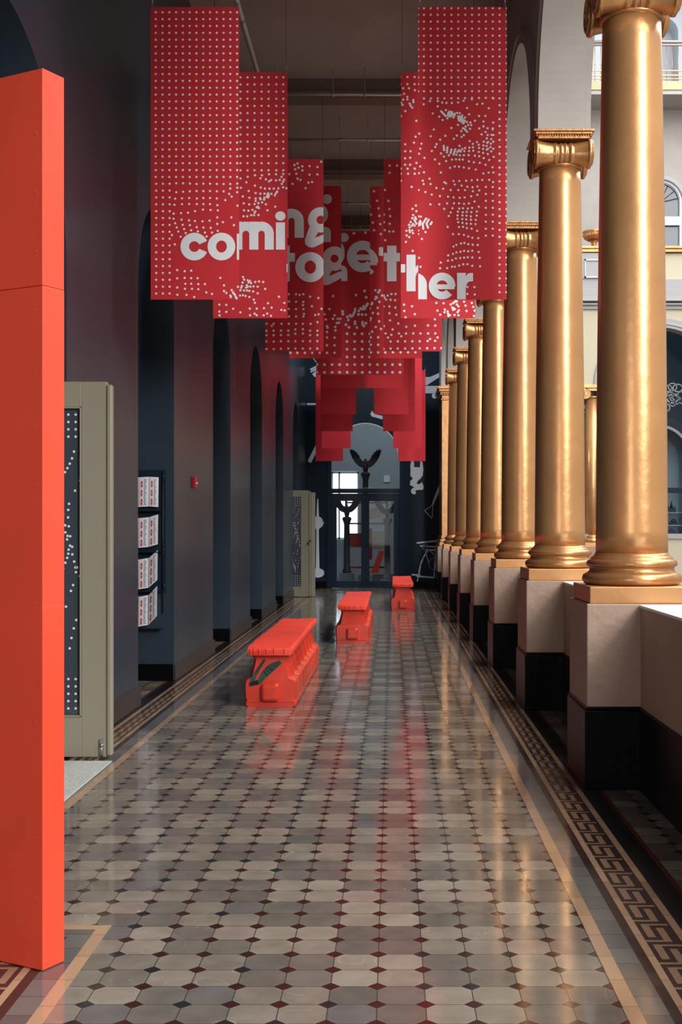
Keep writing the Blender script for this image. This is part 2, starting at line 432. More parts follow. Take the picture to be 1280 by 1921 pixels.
# flat pilaster against the end wall
yp = 29.35; xp = colx(yp)
r = empty('gold_pilaster', (xp, yp, 0), 'flat square gold pilaster at far end of colonnade against navy wall', 'pilaster')
m = MB(); m.box(-.30, .30, -.3, 1.54, .47, 1.068); m.build('pedestal', M['taupe'], r, bevel=.008)
m = MB(); m.box(-.31, .31, -.31, 1.54, 0, .47); m.build('pedestal_base', M['black'], r, bevel=.006)
m = MB(); m.box(-.27, .27, -.27, 1.50, 1.068, 1.166); m.box(-.25, .25, -.25, 1.5, 1.166, 1.24); m.box(-.225, .225, -.225, 1.5, 1.24, 1.33); m.build('base', M['gold'], r, bevel=.02)
m = MB(); m.box(-.20, .20, -.20, 1.5, 1.33, 4.50); m.build('shaft', M['gold'], r, bevel=.006)
m = MB(); m.box(-.22, .22, -.22, 1.5, 4.50, 4.54); m.box(-.20, .20, -.20, 1.5, 4.54, 4.62); m.box(-.24, .24, -.24, 1.5, 4.62, 4.70); m.box(-.27, .27, -.27, 1.5, 4.70, 4.76); m.box(-.30, .30, -.30, 1.5, 4.76, 4.83)
for k in range(9): m.lathe([(.002, -.03), (.02, -.015), (.022, .01), (.004, .03)], 8, (-.2 + .05 * k, -.245, 4.66), cap=False)
m.build('capital', M['golddark'], r, bevel=.008)

# ------------------------------------------------------------------ end wall with arched door
DXc = WX(686, YE); TR = .86; TZ = WZ(856, YE)        # transom centre and radius
mb = MB()
dR = .96
arch_wall(mb, YE, YE + .3, -3.2, 1.7, 0, 9.5, [(DXc, dR, TZ)], along='X')
W2X = WX(1237, YE)
arch_wall(mb, YE, YE + .3, 1.7, 16, 0, 7.0, [(W2X, .98, TZ)], along='X')
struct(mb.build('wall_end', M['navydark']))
mb = MB(); mb.box(-3.2, DXc - dR - .02, YE - .03, YE, 0, .17); mb.box(DXc + dR + .02, 1.2, YE - .03, YE, 0, .17)
struct(mb.build('baseboard_end', M['black'], bevel=.005))
# applied mouldings on the end wall
mb = MB()
for (xa, xb) in ((WX(596 + 15, YE), WX(618, YE)), (WX(752, YE), WX(758, YE))):
    zt = WZ(1000, YE); zb = .28
    mb.box(xa, xa + .015, YE - .015, YE, zb, zt); mb.box(xb - .015, xb, YE - .015, YE, zb, zt); mb.box(xa, xb, YE - .015, YE, zt - .015, zt); mb.box(xa, xb, YE - .015, YE, zb, zb + .015)
struct(mb.build('trim_20', M['navytrim']))

door = empty('door_3', (DXc, YE, 0), 'navy double glass doors under an arched transom in the end wall', 'door', kind='structure')
hw = .85; zt = WZ(925, YE); zl = WZ(918, YE)
fr = MB(); fr.box(-dR, -hw, -.02, .12, 0, TZ); fr.box(hw, dR, -.02, .12, 0, TZ); fr.box(-hw, hw, -.02, .12, zt, zl + .02)
arch_ring(fr, 0, TR - .03, dR, TZ, -.02, .12, along='X'); fr.build('door_frame', M['navytrim'], door, bevel=.005)
mo = MB(); arch_ring(mo, 0, TR - .055, TR - .03, TZ, -.035, .02, along='X', a0=.0, a1=PI); mo.build('arch_moulding', M['decal'], door)
g = MB(); pts = [((TR - .03) * math.cos(PI * k / 30), TZ + (TR - .03) * math.sin(PI * k / 30)) for k in range(31)] + [(-hw, TZ), (-hw, zl + .02), (hw, zl + .02), (hw, TZ)]
g.prismY(pts, .05, .056); g.build('transom_glass', M['glass'], door)
for sx, (ga, gb) in ((-1, (632, 678)), (1, (693, 739))):
    a = WX(ga, YE) - DXc; b = WX(gb, YE) - DXc; z0 = WZ(1090, YE); z1 = WZ(940, YE)
    xo = -hw if sx < 0 else .003; xi = -.003 if sx < 0 else hw
    lf = MB(); lf.box(xo, a, 0, .05, .012, zt - .01); lf.box(b, xi, 0, .05, .012, zt - .01); lf.box(a, b, 0, .05, .012, z0); lf.box(a, b, 0, .05, z1, zt - .01)
    leaf = lf.build('door_leaf', M['navytrim'], door, bevel=.004)
    gg = MB(); gg.box(a, b, .022, .028, z0, z1); gg.build('glass', M['glass'], leaf)
    hh = MB(); hx = sx * .06; hh.lathe([(.022, -.012), (.022, 0)], 16, (hx, 0, WZ(1020, YE)), axis='Y'); hh.tube([(hx, -.01, WZ(1020, YE)), (hx, -.05, WZ(1020, YE)), (hx + sx * .09, -.05, WZ(1020, YE))], .009)
    hh.build('handle', M['dark'], leaf)

# ------------------------------------------------------------------ room behind the glass doors
mb = MB(); mb.box(-4.0, -3.9, YE + .3, 38, 0, 7); struct(mb.build('wall_gallery', M['roomwall']))
WA, WB, WT, WBt = WX(621, 37.5), WX(673, 37.5), WZ(884, 37.5), WZ(1012, 37.5)
mb = MB(); mb.box(-4, WA, 37.5, 38, 0, 7); mb.box(WB, 4.0, 37.5, 38, 0, 7); mb.box(WA, WB, 37.5, 38, 0, WBt); mb.box(WA, WB, 37.5, 38, WT, 7)
struct(mb.build('wall_gallery_back', M['roomwall']))
mb = MB(); mb.box(3.9, 4.0, YE + .3, 38, 0, 7); struct(mb.build('wall_gallery_right', M['roomwall']))
mb = MB(); mb.box(-4, 4, YE + .3, 38, 7, 7.1); struct(mb.build('ceiling_gallery', M['roomwall']))
w = empty('window_1', (0, 37.6, 0), 'bright daylit window in the gallery behind the end doors', 'window', kind='structure')
mb = MB(); mb.box(WA, WB, .30, .32, WBt, WT); mb.build('pane', M['daylight'], w)
mb = MB(); xm = WX(634, 37.5)
for a, b, c, d in ((WA, WB, WT - .06, WT), (WA, WB, WBt, WBt + .06), (WA, WA + .05, WBt, WT), (WB - .05, WB, WBt, WT), (xm, xm + .06, WBt, WT)): mb.box(a, b, .2, .27, c, d)
mb.build('window_frame', M['white'], w)

def feather_wing(mb, sx, cz, s, mi=0):
    # raised wing with feather tips, three layers deep
    out = [(.02, -.58), (.30, -.50), (.52, -.30), (.70, -.02), (.80, .25), (.84, .44), (.75, .36), (.74, .47), (.64, .34), (.61, .43), (.52, .26), (.47, .32), (.40, .12), (.34, .14), (.28, -.04), (.16, -.18), (.02, -.22)]
    for k in range(3):
        q = 1 - .10 * k
        pts = [(sx * s * (a * q + .02 * k), cz + s * (.55 + b * q - .03 * k)) for a, b in out]
        mb.prismY(pts, -.05 + .03 * k, -.02 + .03 * k, mi)
def eagle(px, D, top_py, wing_h, base, label, gold=False):
    x = WX(px, D); s = wing_h * D / F
    zc = WZ(top_py, D) - s
    r = empty('eagle_statue', (x, D, 0), label, 'statue', 'eagle statues behind the glass')
    b = MB(); b.lathe([(.01, zc - s * .28), (s * .10, zc - s * .24), (s * .15, zc - s * .05), (s * .17, zc + s * .1), (s * .12, zc + s * .28), (s * .065, zc + s * .36), (s * .075, zc + s * .42), (s * .05, zc + s * .48), (.005, zc + s * .5)], 20)
    b.tube([(0, -s * .06, zc + s * .36), (0, -s * .16, zc + s * .34), (0, -s * .19, zc + s * .29)], [s * .04, s * .025, .004])
    b.build('bird_body', M['bronze'], r)
    for sx in (-1, 1):
        wmb = MB(); feather_wing(wmb, sx, zc, s); wmb.build('wing', M['bronze'], r)
    p = MB(); z1 = zc - s * .22; p.lathe([(.11, base), (.12, base + .05), (.085, base + .12), (.075, z1 - .2), (.10, z1 - .12), (.13, z1 - .05), (.09, z1)], 20); p.build('post', M['bronze'], r)
    q = MB(); q.box(-.19, .19, -.19, .19, 0.002, base); q.build('stone_block', M['stone'], r, bevel=.008)
    return r
eagle(686, 32.6, 842, 36, .28, 'tall dark eagle statue with raised wings seen through the arched transom')
eagle(651, 32.4, 928, 34, .33, 'dark winged eagle statue on grey block behind left door glass')
eagle(727, 33.2, 935, 30, .12, 'dark eagle statue behind right door glass, near the red display')
# red display stand and items in the gallery
r = empty('red_display_stand', (WX(688, 35.5), 35.5, 0), 'red display stand with slanted wooden boards behind the doors', 'display stand')
mb = MB()
for x in (-.62, -.05, .55): mb.box(x, x + .07, -.04, .04, 0, 2.3)
for z in (.35, .95, 1.6, 2.2): mb.box(-.62, .62, -.04, .04, z, z + .05)
mb.build('frame', M['darkred'], r)
mb = MB(); mb.box(-.62, -.1, -.10, -.05, .95, 1.35); mb.box(.0, .16, -.1, -.05, .6, 1.5); mb.build('red_panel', M['darkred'], r)
mb = MB(); mb.box(.16, .55, -.12, -.06, .9, 1.4); mb.build('board', M['wood'], r)
mb = MB(); mb.prismY([(.02, 1.72), (.5, 1.85), (.46, 2.15), (.0, 2.0)], -.12, -.06); mb.build('board', M['wood'], r)
mb = MB(); mb.prismY([(.1, .15), (.3, .15), (.52, .85), (.36, .85)], -.16, -.08); mb.build('slanted_board', M['orange'], r)
mb = MB(); mb.box(-.55, .6, -.3, .3, .10, .32); tag(mb.build('display_plinth', M['stone']), 'low grey display plinth on gallery floor behind the doors', 'plinth').location = (WX(720, 34.4), 34.6, -.098)
mb = MB(); mb.box(-.09, .09, -.012, .012, -.1, .1); o = tag(mb.build('framed_notice', M['decal']), 'small framed notice on grey gallery wall seen through transom', 'notice'); o.location = (WX(726, 37.4), 37.48, WZ(898, 37.4))

# ------------------------------------------------------------------ white vinyl drawings on the end wall
def decal(name, label, polys=(), strokes=(), cat='wall decal', y=YE, mat_='decal'):
    xs = [p[0] for q in polys for p in q] + [p[0] for q in strokes for p in q[1]]
    ys = [p[1] for q in polys for p in q] + [p[1] for q in strokes for p in q[1]]
    ox = WX(sum(xs) / len(xs), y); oz = WZ(sum(ys) / len(ys), y); mb = MB()
    for q in polys: mb.prismY([(WX(a, y) - ox, WZ(b, y) - oz) for a, b in q], -.010, -.002)
    for wpx, q in strokes:
        w_ = wpx * y / F / 2; pts = [Vector((WX(a, y) - ox, WZ(b, y) - oz)) for a, b in q]
        for p, p2 in zip(pts[:-1], pts[1:]):
            d = (p2 - p); 
            if d.length < 1e-6: continue
            d.normalize(); nn = Vector((-d.y, d.x)) * w_; e = d * w_ * .6
            mb.prismY([tuple(p - nn - e), tuple(p2 - nn + e), tuple(p2 + nn + e), tuple(p + nn - e)], -.010, -.002)
    o = mb.build(name, M[mat_]); o.location = (ox, y, oz)
    return tag(o, label, cat, 'pale line drawings on the dark end wall')
def circ(cx, cy, rx, ry=None, n=28, a0=0, a1=2 * PI):
    ry = ry or rx; return [(cx + rx * math.cos(a0 + (a1 - a0) * k / n), cy + ry * math.sin(a0 + (a1 - a0) * k / n)) for k in range(n + 1)]
decal('tower_drawing', 'pale silhouette of a tall ball-topped tower left of the end doors',
      polys=[[(595.3, 936), (597.4, 936), (598.6, 968.5), (603.5, 972), (605.5, 975), (605.5, 978), (607.3, 979), (607.3, 983), (605.5, 984.5), (605.5, 987), (600, 991), (598.4, 994), (599.5, 1066), (604, 1068), (608, 1071), (608.2, 1078), (604, 1082), (597, 1083.8), (590, 1082.5), (586.4, 1077), (589, 1070), (593, 1066), (593.8, 994), (592, 990), (586.5, 986), (586.5, 977), (590, 972), (594, 968.5)]])
decal('bar_drawing', 'pale slanted bar on dark wall below left plain banners', polys=[[(577.5, 864.5), (582, 868.5), (584, 868), (594, 848), (594, 832)]])
decal('short_bar_drawing', 'short pale horizontal strip beside left edge of plain banners', polys=[[(576, 756.3), (594, 756.3), (594, 760), (576, 760)]])
decal('fan_drawing', 'pale fan-like sketch just left of the lowest dotted banner',
      polys=[[(581, 692.5), (594, 686), (594, 689), (584, 695)], [(582, 697), (594, 690), (594, 694), (584, 699)], [(586, 702), (594, 694), (594, 707), (590, 707)]], strokes=[(1.2, [(588, 672), (594, 680)])])
decal('bridge_drawing', 'pale angular structure drawing left of pilaster capital',
      polys=[[(797, 707.5), (808, 707), (825.5, 699), (825.5, 707), (801, 723), (797, 722)], [(798, 724), (825, 724), (825, 729), (820, 738), (797, 738)], circ(815.8, 742.5, 5.4)])
decal('ornament_drawing', 'pale scrolling ornament drawing hanging below right plain banners',
      polys=[[(772, 864), (776, 864), (777.5, 870), (777, 876), (788, 877), (789, 864), (793, 867), (794.5, 880), (794, 886), (793.5, 892), (789, 898), (784, 902), (782, 907), (785, 909), (789, 907), (792, 904.5), (794.5, 911), (795, 916), (793, 919), (784, 919), (779, 921), (781, 925), (778, 927.5), (773, 926), (771, 921), (773, 917), (777.5, 914), (769.5, 910), (770, 902), (775, 898), (770, 892), (770.5, 883), (770, 874)]])
decal('trumpet_drawing', 'pale blade with triangular loop handle drawn on dark wall',
      polys=[[(827.6, 901), (827.6, 915), (813.8, 946), (811, 944), (815, 932)]],
      strokes=[(1.3, [(812, 945), (808, 951), (798, 956.5), (797.5, 958), (809.5, 972), (811, 971), (812, 955), (813, 945)])])
decal('machine_drawing', 'pale outline of a drafting machine drawn low on wall by pedestals',
      strokes=[(3, [(783, 1018.5), (826, 1014)]), (2.4, [(789, 1024), (822, 1026)]), (1.2, circ(797.5, 1026, 5)), (1.0, circ(797.5, 1026, 2)), (2.6, [(800, 1032), (820, 1032)]),
               (2.6, [(802, 1033), (794, 1047), (789, 1060), (786, 1078)]), (2.6, [(818.5, 1032), (815, 1084)]), (3, [(773.5, 1078), (788, 1079)]), (2.6, [(782, 1081), (815, 1083.5)]),
               (1.8, [(785, 1083), (782.5, 1092)]), (1.6, circ(815, 1058, 10, 11, a0=PI * .5, a1=PI * 1.5)), (1, [(798, 1034), (806, 1060)]), (1, [(808, 1034), (816, 1042)])])
decal('curl_drawing', 'small pale curved drawing above arched transom between banners', polys=[[(695, 776), (699, 770), (700, 774), (707, 778), (718, 780), (718, 787), (704, 783), (697, 781)]])

# ------------------------------------------------------------------ atrium end wall, behind and right of the columns
YA = 29.1
mb = MB()
xs = [WX(1112, YA) + 3.12 * k for k in range(-1, 4)]
arch_wall(mb, YA - .17, YA + .17, 1.75, 15.5, 4.83, 6.75, [((a + b) / 2, 1.33, 4.83) for a, b in zip(xs[:-1], xs[1:]) if (a + b) / 2 - 1.33 > 1.76 and (a + b) / 2 + 1.33 < 15.4], along='X')
struct(mb.build('wall_atrium_end', M['cream']))
mb = MB()
for a, b in zip(xs[:-1], xs[1:]):
    c = (a + b) / 2
    if c - 1.5 < 1.76 or c + 1.33 > 15.4: continue
    arch_ring(mb, c, 1.33, 1.56, 4.83, YA - .22, YA + .18, along='X'); arch_ring(mb, c, 1.40, 1.44, 4.83, YA - .24, YA - .2, along='X')
def hm(mb, y_out, p0, p1, mi=0): mb.box(1.75, 15.5, y_out, YA + .2, WZ(p1, YA), WZ(p0, YA), mi)
hm(mb, YA - .24, 558, 566); hm(mb, YA - .34, 566, 569.5); hm(mb, YA - .28, 572, 576); hm(mb, YA - .22, 576, 583)
hm(mb, YA - .22, 543, 558); hm(mb, YA - .20, 526, 543); 
struct(mb.build('trim_21', M['greytrim'], bevel=.01))
mb = MB(); hm(mb, YA - .17, 478, 528, 0); hm(mb, YA - .30, 466.5, 471, 1); hm(mb, YA - .25, 471, 477, 1)
for xx in xs: mb.box(xx - .32, xx + .32, YA - .22, YA - .1, WZ(526, YA), WZ(478, YA), 2); 
struct(mb.build('trim_22', [M['cream'], M['golddark'], M['greytrim']], bevel=.006))
mb = MB(); 
for xx in xs[1:]:
    for (a, b, c, d) in ((-.22, .22, 490, 493), (-.22, .22, 522, 525), (-.22, -.19, 490, 525), (.19, .22, 490, 525)): mb.box(xx + a, xx + b, YA - .245, YA - .215, WZ(d, YA), WZ(c, YA))
struct(mb.build('trim_23', M['pale']))
# small far columns of the end arcade
smalls = ['slim far gold column with scroll capital glimpsed between the two nearest columns', None]
for k, xx in enumerate(xs[1:2]):
    r = empty('slim_gold_column', (xx, YA, 0), smalls[0], 'column')
    m = MB(); m.box(-.33, .33, -.3, .3, 0.0, 1.068); m.build('pedestal', M['taupe'], r)
    m = MB(); m.box(-.28, .28, -.28, .28, 1.068, 1.166); m.lathe([(.24, 1.166), (.27, 1.2), (.24, 1.24), (.22, 1.27), (.24, 1.3), (.2, 1.34)], 32); m.build('column_base', M['gold'], r)
    m = MB(); m.lathe([(.20, 1.34), (.20, 2.5), (.175, 4.55)], 36); m.build('shaft', M['gold'], r)
    m = MB(); m.box(-.26, .26, -.26, .26, 4.76, 4.83); m.box(-.25, .25, -.15, .15, 4.70, 4.76)
    for sx in (-1, 1):
        m.lathe([(.12, -.2), (.12, .2)], 28, (sx * .19, 0, 4.63), axis='Y')
        pts = []
        for q in range(50):
            a = q / 49 * 4.4 * PI; rr = .11 * (1 - q / 49 * .8); pts.append((sx * .19 - sx * rr * math.sin(a), -.205, 4.63 + rr * math.cos(a)))
        m.tube(pts, .012, 6); m.lathe([(.02, -.03), (.02, .01)], 12, (sx * .19, -.2, 4.63), axis='Y')
    m.lathe([(.18, 4.52), (.2, 4.55), (.18, 4.58)], 30); m.build('capital', M['golddark'], r)
# parapet at the base of the end arcade
mb = MB(); mb.box(1.75, 15.5, YA - .12, YA + .12, 0, 1.25, 0); mb.box(1.75, 15.5, YA - .16, YA + .16, 1.25, 1.36, 1)
struct(mb.build('wall_atrium_parapet', [M['cream'], M['greytrim']]))
# urn on the frieze
ux = WX(1116, YA - .1); uz = WZ(466.5, YA)
mb = MB(); s_ = YA / F
prof = [(9 * s_, 0), (9 * s_, 3 * s_), (5 * s_, 6 * s_), (5 * s_, 11 * s_), (8 * s_, 14 * s_), (17 * s_, 19 * s_), (21 * s_, 25 * s_), (20 * s_, 28 * s_), (22 * s_, 30 * s_), (21 * s_, 32 * s_), (18 * s_, 33 * s_), (12 * s_, 30 * s_)]
mb.lathe(prof, 40); 
for k in range(30):
    a = 2 * PI * k / 30; mb.tube([(9 * s_ * math.cos(a), 9 * s_ * math.sin(a), 14.5 * s_), (17.5 * s_ * math.cos(a), 17.5 * s_ * math.sin(a), 19 * s_), (21 * s_ * math.cos(a), 21 * s_ * math.sin(a), 25 * s_)], 1.1 * s_, 6)
o = tag(mb.build('urn', M['golddark']), 'gold fluted urn standing on far grey cornice between the columns', 'urn'); o.location = (ux, YA - .0, uz)
# upper storey wall, arched window, balcony
YU = 32.0
mb = MB(); UWX = WX(1240, YU); uwz = WZ(378, YU)
arch_wall(mb, YU, YU + .4, 1.2, 15.5, 6.6, WZ(180, YU), [(UWX, .62, uwz)], along='X')
struct(mb.build('wall_upper', M['grey']))
mb = MB(); NX = WX(1243, YU + .6); nz = WZ(62, YU + .6)
arch_wall(mb, YU + .6, YU + 1.2, 1.2, 15.5, WZ(180, YU), 19, [(NX, .42, nz)], along='X'); mb.box(1.2, 15.5, YU + 1.2, YU + 1.3, 11, 19)
struct(mb.build('wall_top_storey', M['pale']))
w = empty('window_2', (UWX, YU, 0), 'arched window high on the far atrium wall', 'window', kind='structure')
mb = MB(); arch_ring(mb, 0, .56, .66, uwz, -.06, .1, along='X', legs=2.2); mb.build('window_surround', M['greytrim'], w)
mb = MB(); arch_ring(mb, 0, .50, .56, uwz, .02, .1, along='X', legs=2.2); zz = WZ(422, YU)
mb.box(-.5, .5, .02, .1, zz, zz + .22); mb.box(-.5, .5, .02, .1, WZ(466, YU), WZ(462, YU)); mb.box(-.02, .02, .02, .1, WZ(466, YU), zz); mb.build('window_frame', M['white'], w)
mb = MB(); mb.prismY([(.5 * math.cos(PI * k / 20), uwz + .5 * math.sin(PI * k / 20)) for k in range(21)] + [(-.5, uwz - 2.2), (.5, uwz - 2.2)], .12, .13); mb.build('glass', M['darkglass'], w)
mb = MB()
for k in range(7):
    a = PI * (k + .5) / 7; mb.tube([(0, .08, uwz), (.48 * math.cos(a), .08, uwz + .48 * math.sin(a))], .008)
mb.build('window_tracery', M['dark'], w)
YB = 30.8
mb = MB(); mb.box(1.75, 15.5, YB, YU + .6, WZ(168, YB), WZ(152, YB), 0); mb.box(1.75, 15.5, YB + .03, YU + .5, WZ(176, YB), WZ(168, YB), 1)
struct(mb.build('trim_24', [M['paleg'], M['grey']]))
r = empty('balcony_railing', (0, YB + .05, 0), 'dark-topped metal balcony railing high on the far atrium wall', 'railing')
mb = MB(); mb.tube([(1.8, 0, WZ(77, YB)), (15.4, 0, WZ(77, YB))], .045); mb.tube([(1.8, 0, WZ(83, YB)), (15.4, 0, WZ(83, YB))], .03); mb.build('handrail', M['pipe'], r)
mb = MB()
for k in range(90): 
    x = 4.0 + .148 * k
    if x < 15.3: mb.tube([(x, 0, WZ(154, YB)), (x, 0, WZ(83, YB))], .008, 6); mb.lathe([(.004, -.03), (.02, 0), (.004, .03)], 8, (x, 0, WZ(120, YB)), cap=False)
tag(mb.build('baluster', M['golddark'], r), kind='stuff')
mb = MB(); mb.box(1.8, 15.4, -.015, .015, WZ(141, YB), WZ(139, YB)); mb.box(1.8, 15.4, -.015, .015, WZ(132, YB), WZ(130.5, YB)); mb.box(1.8, 15.4, -.015, .015, WZ(147, YB), WZ(146, YB)); mb.build('lower_rail', M['gold'], r)
# lace drawing and letters fragments behind end arcade
def lace():
    cs = [(1254, 729, 7, 6), (1262, 726, 8, 7), (1272, 728, 9, 7), (1258, 741, 6, 5), (1266, 744, 6, 5), (1254, 752, 5, 6), (1262, 757, 5, 5), (1270, 753, 5, 5), (1278, 741, 6, 6), (1252, 765, 5, 6), (1262, 748, 10, 8), (1280, 752, 5, 5)]
    return [(2.0, circ(a, b, c, d, 16)) for a, b, c, d in cs]
decal('lace_drawing', 'pale looping lace-like drawing behind the nearest column at right edge', strokes=lace(), y=YE)
decal('frame_drawing', 'pale sketch fragments between nearest columns beside slim gold column', strokes=[(1.3, [(1090, 762), (1104, 759)]), (1.3, [(1090, 767), (1104, 765)]), (1.2, [(1092, 759), (1094, 770), (1099, 760), (1102, 768)]), (1.5, [(1090, 772), (1104, 774), (1104, 792), (1090, 785)]), (1.2, [(1094, 774), (1094, 786)])])
decal('rod_drawing', 'short pale diagonal rod drawn beside slim gold column', strokes=[(2, [(1090, 925), (1103, 904)])])
decal('gear_drawing', 'pale toothed shape at foot of slim gold column', polys=[[(1090, 992), (1096, 992), (1098, 995), (1100, 996), (1099, 1000), (1102, 1003), (1099, 1007), (1102, 1010), (1099, 1014), (1102, 1017), (1098, 1022), (1090, 1022)]])
decal('disc_drawing', 'pale disc edge on dark wall beside nearest column, under far arch', polys=[circ(1243, 660, 7, 13)])
# second arched door with miniature buildings on shelves
d = empty('door_4', (W2X, YE, 0), 'grey arched glazed door at far right behind nearest column', 'door', kind='structure')
mb = MB(); arch_ring(mb, 0, .80, .98, TZ, -.02, .12, along='X', legs=TZ - .01); mb.box(-.8, .8, -.01, .12, WZ(925, YE), WZ(915, YE)); mb.box(-.8, .8, .0, .12, .0, WZ(1030, YE)); mb.build('door_frame', M['navytrim'], d)
mb = MB(); arch_ring(mb, 0, .72, .79, TZ, -.005, .08, along='X', legs=TZ - .9); mb.build('door_leaf', M['greytrim'], d)
mb = MB(); mb.prismY([(.72 * math.cos(PI * k / 24), TZ + .72 * math.sin(PI * k / 24)) for k in range(25)] + [(-.72, .9), (.72, .9)], .03, .036); mb.build('glass', M['glass'], d)
mb = MB(); mb.box(W2X - 1.2, W2X + 1.2, YE + .9, YE + 1.0, 0, 5); mb.box(W2X - 1.3, W2X - 1.2, YE + .3, YE + 1.0, 0, 5); mb.box(W2X + 1.2, W2X + 1.3, YE + .3, YE + 1.0, 0, 5); struct(mb.build('wall_niche', M['roomwall']))
for k, py in enumerate((962, 986, 1002, 1016)):
    mb = MB(); mb.box(-.75, .75, 0, .3, 0, .012); o = tag(mb.build('glass_shelf', M['decal']), ['top', 'second', 'third', 'bottom'][k] + ' pale shelf of miniature buildings behind far arched door', 'shelf', 'shelves behind the far arched door'); o.location = (W2X, YE + .45, WZ(py, YE + .45))
minis = [('spired', 1260, 962, 22), ('domed', 1264, 986, 12), ('stepped', 1260, 1002, 10), ('gabled', 1266, 1016, 12)]
for nme, px, py, h in minis:
    D = YE + .55; s2 = D / F; z0 = WZ(py, D - .1) + .013; mb = MB(); hh = h * s2
    mb.box(-.1, .1, -.06, .06, 0, hh * .35)
    if nme == 'spired': mb.lathe([(.05, hh * .35), (.03, hh * .6), (.003, hh)], 8); mb.lathe([(.02, hh * .3), (.002, hh * .6)], 6, (-.08, 0, 0)); mb.lathe([(.02, hh * .3), (.002, hh * .6)], 6, (.08, 0, 0))
    elif nme == 'domed': mb.lathe([(.07, hh * .35), (.07, hh * .6), (.05, hh * .85), (.003, hh)], 16)
    elif nme == 'stepped': mb.box(-.06, .06, -.04, .04, hh * .35, hh * .7); mb.box(-.03, .03, -.02, .02, hh * .7, hh)
    else: mb.prismY([(-.11, hh * .35), (.11, hh * .35), (0, hh * .75)], -.06, .06); mb.box(.03, .06, -.02, .02, hh * .4, hh)
    o = tag(mb.build('miniature_building', M['bronze']), 'dark ' + nme + ' miniature building on a shelf behind far arched door', 'model', 'miniature buildings on the shelves'); o.location = (WX(px, D), D, z0)
# cornice band & atrium side walls that bounce the daylight
mb = MB(); mb.box(15.5, 15.8, -8, 34, 0, 13); struct(mb.build('wall_atrium_far', M['greytrim']))
mb = MB(); mb.box(-3.2, 15.8, -8.3, -8, 0, 9); struct(mb.build('wall_near', M['grey']))

# ------------------------------------------------------------------ red free-standing panel at left
c0 = Vector((-1.187, 4.215)); dl = Vector((-.878, .479)).normalized(); dn = Vector((.049, .095)).normalized()
Lp = .92; Tp = .107
def pane(mb, t0, t1, o0, o1, z0, z1, mi=0):
    q = [c0 + dl * t0 + dn * o0, c0 + dl * t1 + dn * o0, c0 + dl * t1 + dn * o1, c0 + dl * t0 + dn * o1]
    vs = [(p.x - c0.x, p.y - c0.y, z) for z in (z0, z1) for p in q]
    mb.add(vs, [(0, 3, 2, 1), (4, 5, 6, 7), (0, 1, 5, 4), (1, 2, 6, 5), (2, 3, 7, 6), (3, 0, 4, 7)], mi)
r = empty('red_panel_wall', (c0.x, c0.y, 0), 'tall orange-red freestanding panel standing at the left edge in front', 'display panel')
zs = WZ(535, 4.215)
mb = MB(); pane(mb, 0, Lp, 0, Tp, 0.003, zs - .0012); mb.build('lower_panel', M['orange'], r, bevel=.002)
mb = MB(); pane(mb, 0.001, Lp, .0008, Tp, zs + .0006, 3.068); mb.build('upper_panel', M['orange'], r, bevel=.002)
for k in range(14):
    z = .25 + .2 * k; p = c0 + dl * .03 - c0; mb = MB()
    mb.lathe([(.0022, -.0006), (.0022, .0006)], 8, (p.x, p.y - .0005, z), axis='Y')
    mb.build('screw', M['redink'], r)

# ------------------------------------------------------------------ olive glazed doors standing open
def olive(name, ye, x_out, wth, z_top, gl, label, lab_extra=None, seed=3, second=True):
    r = empty(name, (x_out, ye, 0), label, 'door', kind='structure')
    st = .165; t = .045
    f = MB(); z0 = .012
    f.box(-st, 0, 0, t, z0, z_top); f.box(-wth, -wth + .12, 0, t, z0, z_top); f.box(-wth + .12, -st, 0, t, z0, gl[0]); f.box(-wth + .12, -st, 0, t, gl[1], z_top)
    for a, b, c, d in ((-wth + .12, -st, gl[0], gl[0] + .012), (-wth + .12, -st, gl[1] - .012, gl[1]), (-st - .012, -st, gl[0], gl[1])): f.box(a, b, -.006, .0, c, d)
    f.build('door_leaf', M['olive'], r, bevel=.003)
    e = MB(); e.box(.002, .034, -.012, t + .01, z0 + .01, z_top - .02); e.build('edge_strip', M['olive'], r, bevel=.008)
    g = MB(); g.box(-wth + .12, -st, .018, .024, gl[0], gl[1]); gp = g.build('glass', M['darkglass'], r)
    rnd = random.Random(seed); dd = MB(); R = .0085; pts = []
    zt = gl[1] - .05; dx = .048
    for row in range(int((gl[1] - gl[0]) / dx)):
        z = zt - row * dx; u = row / ((gl[1] - gl[0]) / dx)
        for cc in range(11):
            x = -st - .042 - cc * dx; jx = jz = 0
            if .08 < u < .80:
                a = 8 * u + cc * .6; jx = .05 * math.sin(a * 1.7); jz = .05 * math.cos(a * 2.3)
                if rnd.random() < .25: continue
            if u > .80 and u < .84: continue
            pts.append((x + jx, z + jz))
    for (x, z) in pts:
        if -wth + .13 < x < -st - .012 and gl[0] + .02 < z < gl[1] - .02:
            dd.add([(x + R * math.cos(2 * PI * k / 10), .0165, z + R * math.sin(2 * PI * k / 10)) for k in range(10)], [tuple(range(10))], 0)
    tag(dd.build('printed_dots', M['dot'], gp, fix=False), kind='stuff')
    return r
d1 = olive('door_1', 8.10, -1.862, .93, WZ(716, 8.1), (WZ(1345, 8.1), WZ(763, 8.1)), 'open olive door with dotted glass beside the red panel')
m = MB(); m.box(-.045, -.02, -.012, 0, .02, .13); m.tube([(-.033, -.008, .10), (-.033, -.008, .005)], .006); m.lathe([(.012, -.01), (.012, .01)], 10, (-.033, -.01, .09)); tag(m.build('floor_bolt', M['steel'], d1), 'steel bolt at foot of door')
